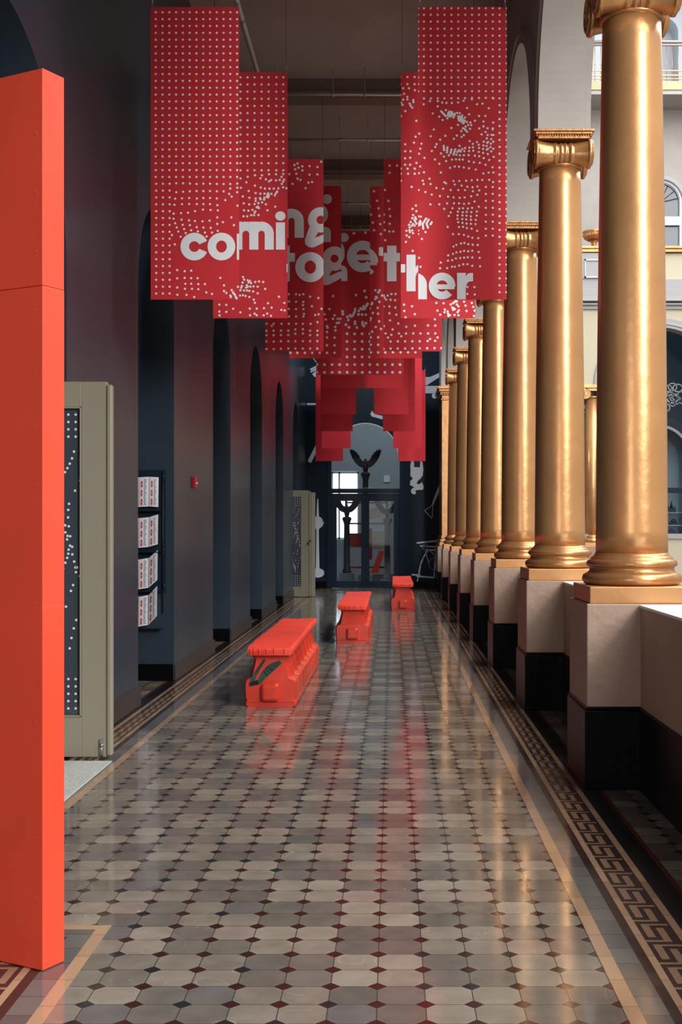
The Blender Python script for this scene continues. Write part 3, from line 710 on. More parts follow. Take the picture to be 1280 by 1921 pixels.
d2 = olive('door_2', 26.95, WX(580, 26.95), .93, WZ(920, 26.95), (WZ(1101, 26.95), WZ(931, 26.95)), 'far open olive door with dotted glass at end of left wall', seed=5)
m = MB(); m.box(.04, .13, .05, .095, .012, WZ(924, 27)); m.build('second_leaf', M['olive'], d2, bevel=.004)
m = MB(); zh = WZ(1020, 27); m.lathe([(.02, -.03), (.02, 0)], 12, (-.02, 0, zh), axis='Y'); m.tube([(-.02, -.03, zh), (-.02, -.04, zh + .05)], .008); m.lathe([(.018, -.03), (.018, 0)], 12, (.03, 0, zh + .06), axis='Y'); m.build('lock', M['dark'], d2)

# floor mat
mb = MB(); mb.box(-.6, .6, -1.15, 1.15, 0, .010)
o = tag(mb.build('floor_mat', M['mat'], bevel=.004), 'pale grey woven entrance mat on tiles before the olive door', 'mat'); o.location = (-1.80 - .6, 6.83, .001)

# ------------------------------------------------------------------ brochure rack in the first recess
YR = 12.235
rk = empty('brochure_rack', (-2.36, YR, 0), 'black wire brochure rack on dark pier holding white leaflets', 'rack')
mb = MB(); mb.box(-.24, .13, -.012, -.002, WZ(1112, YR), WZ(882, YR)); mb.build('backboard', M['navydark'], rk)
for x in (-.2, .105):
    mb = MB(); mb.tube([(x, -.03, WZ(1150, YR)), (x, -.03, WZ(882, YR))], .006); mb.build('upright', M['dark'], rk)
tops = [(895, 895, 952), (972, 965, 1029), (1050, 1032, 1103), (1120, 1099, 1172)]
for k, (pl, pr, pb) in enumerate(tops):
    tr = MB(); z = WZ(pb + 3, YR); tr.box(-.26, .10, -.09, -.012, z - .022, z - .014)
    tr.build('tray', M['dark'], rk)
    m = MB(); m.lathe([(.006, -.02), (.006, 0)], 8, (.118, -.01, WZ(pr - 1, YR)), axis='Y'); m.build('hook', M['steel'], rk)
def brochure(x0, x1, zl0, zl1, zr0, zr1, yy, yy2):
    m = MB(); w_ = x1 - x0; cx = (x0 + x1) / 2; cz = (zl0 + zr1) / 2
    def P(u, v, off=0):
        za = zl0 + (zr0 - zl0) * u; zb = zl1 + (zr1 - zl1) * u
        return (x0 + w_ * u - cx, (yy + (yy2 - yy) * u) - off - .004 * math.sin(PI * u) + .02 * v * v - YR, za + (zb - za) * v - cz)
    N = 8; vs = []; fs = []
    for j in range(5):
        for i in range(N + 1): vs.append(P(i / N, j / 4))
    for j in range(4):
        for i in range(N): a = j * (N + 1) + i; fs.append((a, a + 1, a + N + 2, a + N + 1))
    m.add(vs, fs, 0)
    m.add([(x, y + .006, z) for x, y, z in vs], fs, 0)
    def patch(u0, u1, v0, v1, mi): m.add([P(u0, v0, .0015), P(u1, v0, .0015), P(u1, v1, .0015), P(u0, v1, .0015)], [(0, 1, 2, 3)], mi)
    for v in (.14, .44, .74):
        cu, cv = .30, v + .02
        m.add([P(cu + .10 * math.cos(2 * PI * k / 18), cv + .12 * math.sin(2 * PI * k / 18), .0018) for k in range(18)], [tuple(range(18))], 2)
        m.add([P(cu + .035 * math.cos(2 * PI * k / 10), cv + .03 * math.sin(2 * PI * k / 10), .0024) for k in range(10)], [tuple(range(10))], 0)
    rr = random.Random(int(x0 * 1000)); 
    for row in range(22):                            # small print beside the ovals
        v = .06 + .04 * row
        patch(.52, .52 + .16 + .12 * rr.random(), v, v + .022, 1)
        patch(.04, .10 + .04 * rr.random(), v, v + .012, 1)
    return m.build('brochure', [M['paper'], M['ink'], M['redink']], fix=False), cx, cz
tier = ['top', 'second', 'third', 'bottom']; colname = ['left, mostly hidden', 'middle', 'right']
xc = [WX(238, 12.15), WX(258.5, 12.15), WX(278, 12.15), WX(296, 12.15)]
for k, (pl, pr, pb) in enumerate(tops):
    lean = (pl - pr)
    zt_ = [WZ(pl - 3, 12.15), WZ(pl, 12.15), WZ(pl - 1 - lean * .12, 12.15), WZ(pr, 12.15)]
    hgt_ = .292
    bl = [0, 0, 1, 1]
    for j in range(3):
        ya = YR - .05 - .012 * (k) * j * .5; yb = ya - (.012 * k if j == 2 else .004)
        o, cx, cz = brochure(xc[j] + .002, xc[j + 1] - .002, zt_[j] - hgt_ - .0, zt_[j], zt_[j + 1] - hgt_ + (.0), zt_[j + 1], ya, yb)
        o.location = (cx, YR, cz)
        tag(o, 'white leaflet with red ovals, %s in %s tier of the black wall rack' % (colname[j], tier[k]), 'brochure', 'white leaflets in the wall rack')
# fire alarm pull
fy = 13.4
r = empty('fire_alarm_box', (LX, fy, WZ(905, fy)), 'small red fire alarm pull station on navy pier', 'fire alarm')
m = MB(); m.box(0, .035, -.06, .06, -.06, .06); m.build('alarm_body', M['redink'], r, bevel=.006)
m = MB(); m.box(.035, .05, -.035, .035, -.02, .0); m.build('pull_handle', M['dot'], r, bevel=.003)

# ------------------------------------------------------------------ barrier benches
def make_bench():
    r = empty('barrier_bench', (0, 0, 0), 'x', 'bench')
    Lb = 3.25; NY = 170; b = MB()
    zprof = [(0.0, .205), (.012, .215), (.035, .222), (.05, .214), (.062, .214), (.08, .222), (.19, .224), (.215, .222), (.232, .205), (.238, .18), (.25, .168), (.30, .158), (.34, .150), (.385, .141), (.405, .140), (.412, .152), (.425, .156), (.432, .150), (.436, .13)]
    def hw_(z, w0, y):
        p = (y % .40) / .40; sc = math.sin(PI * p)                 # lobes along the length
        e = min(y, Lb - y)
        if z < .06: d = 0
        elif z < .235: d = -.028 * (1 - min(1, abs(p - .5) * 2 / .82 if abs(p - .5) * 2 < .82 else 1) ** 0) if False else -.030 * max(0, (abs(p - .5) * 2 - .70) / .30) ** 1.0
        elif z < .41: d = -.022 * max(0, (abs(p - .5) * 2 - .45) / .55) + .012 * sc
        else: d = 0
        if e < .05: d = min(d, 0) * e / .05
        return w0 + d
    rings = []
    for j in range(NY + 1):
        y = Lb * j / NY; e = min(y, Lb - y); ring = []
        for z, w0 in zprof: ring.append((hw_(z, w0, y), z))
        inset = .018 * (1 - min(1, e / .03)) ** 2
        full = [(-(w_ - inset), z) for w_, z in ring] + [((w_ - inset), z) for w_, z in reversed(ring)]
        rings.append([(x, y, z) for x, z in full])
    n = len(rings[0]); vs = []
    for j, rg in enumerate(rings):
        y = rg[0][1]; t = (1 if j == 0 else 0)
        for x, yy, z in rg:
            e = .0
            if z > .235 and j <= 3: e = (z - .235) * .20 * (1 - j / 4)     # ends slope inwards
            if z > .235 and j >= NY - 3: e = -(z - .235) * .20 * (1 - (NY - j) / 4)
            vs.append((x, yy + e, z))
    fs = []
    for j in range(NY):
        for k in range(n): k2 = (k + 1) % n; fs.append((j * n + k, j * n + k2, (j + 1) * n + k2, (j + 1) * n + k))
    b.add(vs, fs, 0, True)
    for j in (0, NY):                                               # end caps as strips between left and right profile
        o = j * n
        b.add([vs[o + k] for k in range(n)], [(k, k + 1, n - 2 - k, n - 1 - k) for k in range(n // 2 - 1)], 0, False)
    body = b.build('barrier_body', M['plastic'], r)
    body.data.validate()
    k = MB(); k.box(-.078, .078, -.048, .02, .045, .205); k.build('end_knob', M['plastic'], r, bevel=.034, seg=5)
    k = MB(); k.box(-.205, .205, -.006, .01, .04, .048); k.build('end_lip', M['plastic'], r, bevel=.003)
    c = MB(); NX_, NYc = 14, 60; W = .183; z0, z1 = .437, .512; rows = []
    rnd = random.Random(11)
    for j in range(NYc + 1):
        y = -.035 + (Lb + .05) * j / NYc; row = []
        ww = W + .004 * math.sin(y * 2.1) + .0015 * math.sin(y * 6.7)
        for i in range(NX_ + 1):
            x = -ww + 2 * ww * i / NX_; z = z1 - .006 * math.sin(PI * i / NX_ * 1) * math.cos(y * 4) - .003 * math.sin(y * 11 + x * 9)
            row.append((x, y, z))
        row = [(-ww * .97, y, z0), (-ww - .008, y, z0 + .02), (-ww - .010, y, z1 - .022)] + row + [(ww + .010, y, z1 - .022), (ww + .008, y, z0 + .02), (ww * .97, y, z0)]
        rows.append(row)
    m_ = len(rows[0]); vs = []
    for j, rw in enumerate(rows):
        for i, (x, y, z) in enumerate(rw):
            if j == 0: y = y + (.006 if z > z1 - .01 else .0) + .004 * math.sin(i * 2.1)
            vs.append((x * (.985 if j in (0, NYc) else 1), y, z - (.006 if (j in (0, NYc) and z > z1 - .02) else 0)))
    fs = [(j * m_ + i, j * m_ + i + 1, (j + 1) * m_ + i + 1, (j + 1) * m_ + i) for j in range(NYc) for i in range(m_ - 1)]
    fs += [(j * m_ + m_ - 1, j * m_, (j + 1) * m_, (j + 1) * m_ + m_ - 1) for j in range(NYc)]
    fs += [tuple(range(m_)), tuple(NYc * m_ + i for i in reversed(range(m_)))]
    c.add(vs, fs, 0, True)
    # front skirt pleats
    for q in range(6):
        x = (-.165, -.135, -.092, -.03, .035, .12)[q]; c.tube([(x, -.036, z0 + .008), (x + .004, -.041, z0 + .035), (x - .002, -.037, z1 - .012)], [.003, .005, .002], 6)
    c.build('seat_cushion', M['cushion'], r, bevel=.008)
    return r
b0 = make_bench()
bx = [(-1.025, 10.44, 'nearest orange-red barrier bench with green spray-painted V on its end'),
      (-.520, 16.2, 'middle orange-red barrier bench with cushion, unmarked end'),
      (.192, 22.4, 'farthest and smallest orange-red barrier bench, right of the end doors')]
benches = []
for i, (x, y, lb) in enumerate(bx):
    o = b0 if i == 0 else copy_tree(b0)
    o.location = (x, y, 0); tag(o, lb, 'bench', 'orange-red barrier benches in a line'); benches.append(o)
# green V on the near bench end
g = MB()
def gz(z): return -.004 + max(0, z - .235) * .20
def brush(pts, w):
    pts = [Vector(p) for p in pts]
    for i in range(len(pts) - 1):
        for s_ in range(6):
            a = pts[i].lerp(pts[i + 1], s_ / 6); b_ = pts[i].lerp(pts[i + 1], (s_ + 1) / 6)
            d = (b_ - a).normalized(); nn = Vector((-d.y, d.x)); w0 = w[i] + (w[i + 1] - w[i]) * s_ / 6; w1 = w[i] + (w[i + 1] - w[i]) * (s_ + 1) / 6
            q = [a - nn * w0 - d * .004, b_ - nn * w1 + d * .004, b_ + nn * w1 + d * .004, a + nn * w0 - d * .004]
            g.add([(p.x, gz(p.y) , p.y) for p in q], [(0, 1, 2, 3)], 0)
k_ = 10.44 / F
def bp(px, py): return ((px - 506.5) * k_ + .006, (1326 - py) * k_)
brush([bp(494, 1238), bp(482, 1256), bp(470, 1280)], [.012, .014, .018])
brush([bp(466, 1284), bp(484, 1279), bp(494, 1265), bp(506, 1253), bp(524, 1242)], [.015, .020, .030, .034, .016])
tag(g.build('spray_mark', M['green'], benches[0], fix=False), 'dark green spray-painted V')

# ------------------------------------------------------------------ hanging banners
BW, BH = .641, 2.12
Ds = [9.0, 10.7, 13.7, 15.3, 18.3, 19.9, 23.0, 24.9, 27.7, 29.0]
HC = -.463
lefts = [-1.75, -1.543, -1.399, -1.267, -1.114, -1.114, -1.267, -1.399, -1.543, -1.75]
lefts = [-1.75, -1.543, -1.399, -1.267, -1.114, -1.111, -1.312, -1.432, -1.568, -1.786]
rights = [.830, .716, .547, .368, .167, .180, .305, .459, .665, .778]
zbs = [WZ(562, 9.0), WZ(597, 10.7), WZ(659, 13.7), WZ(672, 15.3), WZ(703, 18.3), WZ(728, 19.9), WZ(777, 23.0), WZ(809, 24.9), WZ(841, 27.7), WZ(865, 29.0)]
# dots measured on the photograph: (origin x, origin y, scale, points)
def S(ox, oy, sc, pts): return [(ox + a / sc, oy + b / sc) for a, b in pts]
def ln(a, b, n): return [(a[0] + (b[0] - a[0]) * k / (n - 1), a[1] + (b[1] - a[1]) * k / (n - 1)) for k in range(n)]
rnd = random.Random(3)
def blob(cx, cy, rx, ry, n, ang=0):
    out = []
    for k in range(n):
        a = rnd.random() * 2 * PI; q = math.sqrt(rnd.random()); x = q * rx * math.cos(a); y = q * ry * math.sin(a)
        out.append((cx + x * math.cos(ang) - y * math.sin(ang), cy + x * math.sin(ang) + y * math.cos(ang)))
    return out
dots = {}
L1 = [(292.4 + 12.72 * k, 23.2 + 12.87 * q) for k in range(13) for q in range(25)]
L1 += [(293.2 + 12.6 * k, 344.8 + 12.87 * q) for k in range(3) for q in range(17)]
L1 += S(280, 340, 3.765, [(192,15),(240,15),(288,17),(335,20),(383,18),(430,18),(478,20),(526,20),(573,20),(622,17),(622,47),(192,78),(240,75),(287,72),(335,70),(383,70),(430,70),(478,72),(526,72),(573,52),(565,90),(583,109),(622,78),
 (184,124),(232,121),(283,119),(337,122),(383,119),(430,119),(478,122),(538,134),(179,167),(232,163),(283,162),(337,162),(383,162),(430,162),(482,170),(624,173),
 (173,229),(225,226),(275,223),(324,212),(380,201),(434,204),(485,207),(173,265),(229,272),(282,277),(324,282),(377,284),(427,279),(481,256),(581,256),(521,290),(599,311),(481,302),
 (184,298),(195,327),(237,309),(247,338),(288,311),(297,347),(336,325),(344,355),(384,328),(394,363),(435,330),(444,363),(485,351),(206,356),(258,367),(223,393),(161,381),(181,446),(406,390),
 (198,628),(251,636),(297,632),(198,686),(251,683),(297,685),(342,685),(256,725),(297,724),(347,727),(394,727),(253,760),(303,760),(347,763),(198,751),(199,802),(264,803),(318,818),(404,786),(444,796),(503,683),(529,736),(529,776),(545,789),(583,769),(592,785),(599,795),(606,803),(574,808),(577,818),(612,818),(618,828),(627,746)])
dots['L1'] = (L1, 2.1)
L2 = [(260 + x / 3.368, (489 + 45.2 * q) / 3.368) for x in (510, 555, 600, 645, 689, 733, 778, 822, 871, 915) for q in range(14)]
L2 += S(260, 0, 3.368, [(645,1128),(690,1118),(736,1108),(780,1108),(825,1102),(869,1102),(915,1100),(904,1118),(771,1127),(805,1133),(838,1138),(825,1146),(869,1140),(893,1137),(920,1135),(914,1147),(906,1162),(682,1152),(736,1173),(773,1185),(799,1192),(828,1192),(855,1192),(884,1190),(914,1184),(935,1190),(647,1187),(696,1207),(740,1220),(770,1224),(796,1224),(820,1222),(840,1225),(822,1240),(868,1222),(876,1210),(862,1235),(659,1242),(701,1250),(740,1255),(768,1252),(795,1250),(810,1244)])
L2 += S(280, 340, 3.765, [(662,107),(708,117),(752,122),(787,128),(752,140),(772,155),(798,150),(812,130),(840,115),(825,163),(891,180),(836,206),(668,157),(707,164),(745,162),(768,180),(775,190),(760,185),(670,206),(701,209),(730,203),(750,214),(745,222),(667,248),(693,248),(721,240),(741,240),(772,239),(835,95),(845,100),(862,92),(890,100),(897,88),(903,78),
 (663,677),(671,695),(660,716),(655,740),(650,752),(645,770),(697,700),(703,715),(712,705),(720,720),(690,735),(685,752),(697,745),(715,745),(749,712),(776,708),(806,712),(737,743),(767,745),(670,772),(692,772),(708,775),(735,779),(767,792),(641,808),(662,806),(681,811),(708,818),(739,837),(747,859),(819,761),(917,816),(839,862),(865,893),(955,860),(496,872),(545,874),(593,901),(496,921),(545,923),(497,948),(645,926),(711,900),(760,900),(811,897),(745,936),(713,947),(760,947),(809,947),(834,935),(861,951),(934,909),(957,913)])
dots['L2'] = (L2, 2.15)
L3 = S(260, 0, 3.368, [(986,1043),(1005,1033),(1011,1060),(990,1070),(1035,1051),(1036,1077),(1081,1050),(1131,1055),(953,1100),(998,1098),(1005,1129),(1024,1137),(1081,1104),(1130,1102),(974,1162),(1074,1154),(1097,1150),(1056,1189),(1155,1022)])
L3 += S(280, 340, 3.765, [(987,798),(1038,798),(1063,803),(1090,798),(1137,815),(1195,825),(988,850),(1038,851),(1089,852),(1086,875),(1150,883),(987,902),(1038,903),(1090,903),(1217,901),(988,955),(1038,955),(1094,937),(1090,955),(1173,945),(1197,940),(829,1006),(879,1007),(866,1022),(935,1007),(987,1007),(1038,1007),(1086,1007),(1141,1007),(1189,996),(829,1056),(879,1056),(931,1056),(983,1056),(1033,1047),(1086,1045),(1137,1056),(1189,1056),(829,1088),(879,1088),(931,1087),(983,1087),(1033,1078),(1086,1076),(1137,1087),(1189,1087),(829,1132),(880,1133),(931,1130),(983,1130),(1033,1130),(1086,1130),(1137,1130),(1188,1130),(829,1185),(880,1186),(931,1183),(983,1182),(1033,1182),(1085,1182),(1137,1182),(1188,1182)])
dots['L3'] = (L3, 2.25)
L4 = S(280, 340, 3.765, [(997,1212),(1047,1212),(1100,1212),(1152,1212),(1205,1212),(1257,1212)]) + S(590, 340, 3.459, [(121,745),(98,830),(67,863),(121,893),(131,870),(74,897),(82,940),(86,950),(82,978),(137,968),(136,945),(147,920),(160,918),(152,893),(170,893),(82,1014),(131,1015),(131,1065),(82,1065),(131,1113),(82,1113)])
dots['L4'] = (L4, 2.4)
L5 = S(590, 340, 3.459, [(257,338),(331,333),(270,738),(326,712),(336,753),(183,845),(185,862),(215,880),(240,878),(232,870),(250,870),(262,845),(265,830),(258,855),(290,842),(300,825),(310,830),(320,812),(325,828),(330,818),(345,795),(340,805),(310,865),(286,865),(334,866),(220,900),(205,930),(225,948),(264,912),(264,925),(276,950),(313,915),(313,930),(335,922),(322,940),(212,990),(261,990),(310,990),(212,1040),(261,1040),(310,1040),(212,1090),(261,1090),(310,1090),(212,1140),(261,1140),(310,1140)] + [(17 + 49 * k, y) for k in range(12) for y in (1190, 1240)] + [(360 + 49 * k, y) for k in range(5) for y in (1141, 990, 1040, 1090)] + [(17 + 49 * k, y) for k in range(4) for y in (1141, 1090)])
dots['L5'] = (L5, 2.65); dots['R5'] = dots['L5']
dots['R4'] = (S(590, 340, 3.459, [(387,65),(407,127),(416,176),(358,163),(367,217),(422,225),(380,268),(428,278),(388,318),(431,343),(396,708),(424,708),(415,722),(440,742),(400,750),(395,765),(405,755),(422,783),(372,798),(375,790),(360,825),(350,820),(350,860),(380,855),(411,822),(413,860),(366,890),(360,903),(420,909),(398,946),(348,942),(375,976),(432,959),(366,1013),(414,1013),(366,1061),(414,1061),(366,1111),(414,1111),(460,1111),(510,1110),(560,1110),(608,1110),(656,1110)]), 2.4)
dots['R3'] = (S(590, 340, 3.459, [(458,57),(481,128),(487,181),(492,227),(452,266),(489,276),(457,318),(487,326),(512,326),(460,383),(452,217),(451,742),(476,742),(501,732),(527,732),(465,768),(495,769),(524,772),(450,812),(487,813),(526,820),(487,857),(532,866),(491,903),(545,923),(452,940),(508,962),(596,945),(653,938),(738,936),(785,937),(782,896),(462,988),(500,997),(549,988),(564,1006),(595,988),(642,988),(689,988),(738,988),(785,988),(478,1014),(800,1014),(751,1024),(495,1040),(542,1039),(589,1039),(636,1039),(684,1039),(735,1037),(784,1036),(449,1088),(495,1086),(541,1086),(589,1086),(636,1085),(684,1085),(732,1084),(780,1083),(825,1083),(455,755)])
  + S(640, 0, 3.368, [(263,1047),(307,1047),(354,1047),(307,1092),(263,1140),(277,1199),(299,1268)]), 2.25)
R2 = S(640, 0, 3.368, [(375,487),(420,487),(465,487),(375,532),(420,532),(465,532),(393,558),(430,558),(467,570),(375,600),(399,593),(419,612),(420,628),(393,630),(457,633),(458,645),(381,650),(389,663),(434,655),(440,668),(450,680),(373,685),(407,702),(379,734),(476,764),(471,864),(461,902),(406,912),(406,956),(440,956),(405,1001),(437,997),(405,1041),(437,1041),(421,1066),(378,1066),(466,1066),(378,1098),(424,1098),(466,1098),(378,1143),(446,1181),(477,1030)])
R2 += S(590, 340, 3.459, [(632,37),(659,158),(637,180),(662,195),(641,220),(655,235),(636,240),(650,250),(625,265),(655,262),(640,278),(632,290),(650,288),(615,283),(618,300),(598,322),(617,318),(635,320),(620,330),(640,337),(599,352),(616,363),(594,394),(660,245),(662,275),(638,452),(582,801),(634,812),(584,842),(652,863),(592,884),(792,790),(839,792),(799,840),(817,866),(847,833),(845,850),(865,845),(868,860),(885,800),(900,792),(910,785),(917,778),(905,825),(912,830),(900,835),(895,820),(925,800),(935,812),(938,838),(930,850),(925,780),(972,782),(981,807),(988,842),(1022,790),(1031,816),(1040,840),(1036,875),(910,868),(935,870),(870,875),(880,870)])
dots['R2'] = (R2, 2.2)
R1 = [(640 + x / 3.368, y / 3.368) for x in (488, 524, 567, 611, 654, 698, 741, 785, 828, 872, 915, 959, 1002, 1046) for y in (53, 94, 137, 182, 226, 270, 313, 357, 402, 446, 490, 532, 577)]
R1 += [(640 + x / 3.368, (622 + 43.75 * q) / 3.368) for x in (1002, 1046) for q in range(29)] + [(640 + x / 3.368, (1182 + 43.9 * q) / 3.368) for x in (915, 959) for q in range(8)]
R1 += S(780, 160, 7.111, [(111,177),(203,177),(295,175),(385,175),(477,175),(568,175),(660,173),(752,170),(750,188),(845,171),(936,170),(1028,170),(1038,177),(191,212),(295,213),(355,232),(412,237),(484,237),(567,231),(640,208),(107,256),(294,283),(820,255),(891,247),(686,305),(976,308),(228,378),(316,421),(361,465),(404,333),(713,389),(846,411),(931,411),(791,475),(731,498),(905,486),(1035,499),(684,492),(703,532),(743,532),(667,552),(727,582),(565,530),(477,570),(905,549),(849,576),(961,574),(1030,575),(1028,588),(934,624),(881,655),(961,665),(1015,662),(1037,664),(610,612),(667,598),(686,619),(655,585),(632,573),(645,665),(614,689),(550,671),(510,714),(243,591),(49,645),(202,680),(397,675),(327,727),(950,709),(1009,720),(722,746),(819,758),(764,782),(909,753),(968,758),(955,768),(1037,753),(1005,780),(842,795),(905,804),(948,810),(585,809),(660,838),(717,833),(764,828),(846,837),(999,826),(901,850),(965,848),(950,860),(1037,848),(622,852),(650,879),(713,878),(769,874),(842,890),(901,904),(1009,883),(963,918),(78,780),(62,848),(280,786),(264,823),(216,877),(45,914),(118,969),(338,910),(378,953),(443,935),(545,928),(591,935),(644,934),(707,933),(791,940),(848,948),(909,973),(1041,957),(982,997),(258,991),(407,1012),(486,993),(539,990),(584,992),(629,992),(712,1016),(777,1029),(856,1036),(933,1062),(315,1048),(461,1102),(523,1086),(579,1087),(643,1098),(712,1109),(802,1126),(1026,1094),(62,1084),(111,1162),(44,1173),(337,1165),(904,1178),(974,1167),(1037,1165),(557,892),(570,880),(660,432),(425,443),(555,370),(590,375),(622,405)]
  + ln((342,350),(402,412),6) + blob(465,390,36,40,30) + ln((505,430),(525,380),5) + blob(610,460,62,32,46,.85) + ln((375,808),(380,865),4) + ln((425,830),(418,895),4) + ln((478,858),(468,905),4) + ln((530,855),(508,925),5) + ln((580,865),(602,885),3))
R1 += S(780, 330, 7.111, [(96,65),(186,39),(107,110),(199,110),(277,162),(368,172),(383,85),(406,100),(506,70),(583,69),(674,66),(749,60),(825,55),(889,55),(982,54),(1034,83),(522,116),(614,130),(690,145),(760,153),(824,142),(40,189),(131,217),(215,250),(324,270),(433,279),(468,189),(570,189),(658,191),(764,205),(848,194),(824,253),(507,288),(588,293),(654,288),(740,273),(787,343),(197,381),(316,381),(420,368),(511,366),(579,367),(646,374),(711,369),(843,412),(381,441),(491,433),(583,437),(632,433),(696,438),(754,428),(468,488),(564,479),(629,486),(681,481),(743,485),(817,476),(442,536),(559,529),(624,528),(679,532),(737,541),(814,531),(558,574),(622,577),(675,582),(737,586),(802,588),(568,619),(625,628),(679,637),(737,641),(800,645),(428,681),(578,684),(633,681),(684,697),(747,706),(821,735),(499,778),(576,778),(644,789),(702,809),(757,826),(835,831),(505,944),(543,921),(607,903),(651,897),(702,913),(762,919),(829,923),(435,1061),(498,1041),(543,1022),(600,1013),(647,1001),(702,1006),(756,1000),(841,1015),(432,1132),(489,1125),(538,1103),(596,1096),(647,1091),(696,1086),(756,1090),(855,1094),(336,1156),(326,1233),(422,1231),(485,1212),(523,1212),(581,1197),(636,1180),(691,1179),(756,1200),(860,1207),(45,1094),(66,1213),(34,777),(132,750),(84,842),(70,545),(40,540),(34,730)]
  + ln((140,570),(95,640),5) + ln((95,640),(102,705),4) + ln((174,585),(145,640),4) + ln((145,640),(165,690),4) + ln((215,620),(200,645),3) + blob(52,635,30,40,16))
R1 = R1 + S(690, 440, 6.095, [(1221,602),(1141,680),(1225,687),(1140,600)])
dots['R1'] = (R1, 2.1)

# ---- lettering, drawn from strokes
def ring(cx, cy, ro, ri, a0=0, a1=360, ry_o=None, ry_i=None, n=40):
    ry_o = ry_o or ro; ry_i = ry_i or ri; out = []
    m_ = max(4, int(n * abs(a1 - a0) / 360))
    for k in range(m_):
        A = math.radians(a0 + (a1 - a0) * k / m_); B = math.radians(a0 + (a1 - a0) * (k + 1) / m_)
        out.append([(cx + ro * math.cos(A), cy - ry_o * math.sin(A)), (cx + ro * math.cos(B), cy - ry_o * math.sin(B)), (cx + ri * math.cos(B), cy - ry_i * math.sin(B)), (cx + ri * math.cos(A), cy - ry_i * math.sin(A))])
    return out
def rect(x0, x1, y0, y1): return [[(x0, y0), (x1, y0), (x1, y1), (x0, y1)]]
def disc(cx, cy, rx, ry=None, n=32): return [circ(cx, cy, rx, ry, n)[:-1]]
def narch(xl, xr, base, xh, st):                     # stem at xl, arch to xr
    g_ = xr - xl - 2 * st; cx = xl + st + g_ / 2; ro = g_ / 2 + st; ri = g_ / 2; cy = base - xh + min(ro, xh * .46)
    out = rect(xl, xl + st, base - xh, base) + rect(xr - st, xr, cy - .2, base)
    out += ring(cx, cy, ro, ri, 0, 180, ry_o=cy - (base - xh), ry_i=ri)
    out += rect(xl, xl + st, base - xh * .97, base)
    return out
def gee(cx, cy, u, right=True):
    P = lambda pts: [[(cx + a * u, cy - b * u) for a, b in pts]]
    out = ring(cx, cy, .44 * u, .145 * u)
    out += P([(-.38, -.22), (-.50, -.55), (-.55, -.70), (-.53, -.84), (-.44, -.93), (-.30, -.965), (-.20, -.94), (-.20, -.62), (-.08, -.42), (.12, -.40), (.1, -.2)])
    out += P([(-.20, -.94), (.0, -.84), (.25, -.70), (.5, -.70), (.5, -.46), (.33, -.46), (.14, -.48), (-.05, -.57), (-.20, -.62)])
    return out
def ee(cx, cy, rr, st=.40):
    ri = rr * (1 - .60); out = ring(cx, cy, rr, ri * 1.05, -3, 318)
    out += rect(cx - rr * .7, cx + rr * .93, cy - rr * .12, cy + rr * .24)
    return out
text = {}
text['L1'] = ring(364.9, 462.8, 26, 10, 24, 336) + ring(415.8, 462.8, 26, 10, ry_i=11.3) + rect(444.6, 460, 438.7, 487.6)
text['L2'] = narch(437.9, 485, 468.5, 52.4, 17.0) + narch(467.9, 513.9, 468.5, 52.4, 17.0) + rect(517.9, 535, 417.5, 468.5) + disc(526.3, 405.5, 9.6, 8.8) + rect(538, 542, 495, 511)
text['L3'] = narch(524, 570.2, 446, 54.4, 17.2) + gee(601.8, 412.7, 54) + rect(526, 543.7, 461, 528) + rect(519, 553.6, 474.6, 491) + ring(582.4, 501.3, 28.2, 10.6, ry_i=12.4)
text['L4'] = disc(613.8, 373.6, 9.1) + disc(602, 402, 13.8, 18) + rect(600, 613, 425.8, 454) + disc(611, 437, 10, 11.2) + rect(605, 621, 437, 454) + gee(627.8, 485.2, 52)
text['L5'] = disc(645.8, 445.5, 8.6) + disc(640, 474, 6.8, 18) + disc(643, 510, 9, 11.5) + rect(638, 652, 510, 527.3) + ee(680.6, 481.2, 29.6)
text['R5'] = ee(680.6, 481.2, 29.6)
text['R4'] = ee(681.4, 491, 28) + rect(711, 719, 463.8, 479.9)
text['R3'] = rect(726.4, 744.1, 461, 527.8) + rect(719.9, 750.7, 474.5, 490.5)
text['R2'] = rect(750.4, 760.6, 495.8, 511.4) + rect(762.8, 779.9, 478, 546.6) + [[(779.9, 502), (783, 498), (786, 497), (786, 508), (782, 513), (779.9, 520)]]
text['R1'] = narch(757, 801.2, 561.7, 49.5, 16.4) + ee(829.6, 536.8, 25.1) + rect(857.7, 874.1, 512.2, 561.7) + [[(874.1, 519), (878, 513.5), (884, 512.2), (887.7, 512.6), (887.7, 528), (880, 528.5), (876, 533), (874.1, 539)]]
def clip(poly, ax, val, keep_less):
    out = []
    for i in range(len(poly)):
        a, b = poly[i], poly[(i + 1) % len(poly)]
        ia = (a[ax] <= val) if keep_less else (a[ax] >= val); ib = (b[ax] <= val) if keep_less else (b[ax] >= val)
        if ia: out.append(a)
        if ia != ib:
            t = (val - a[ax]) / (b[ax] - a[ax]); out.append(tuple(a[k] + t * (b[k] - a[k]) for k in (0, 1)))
    return out
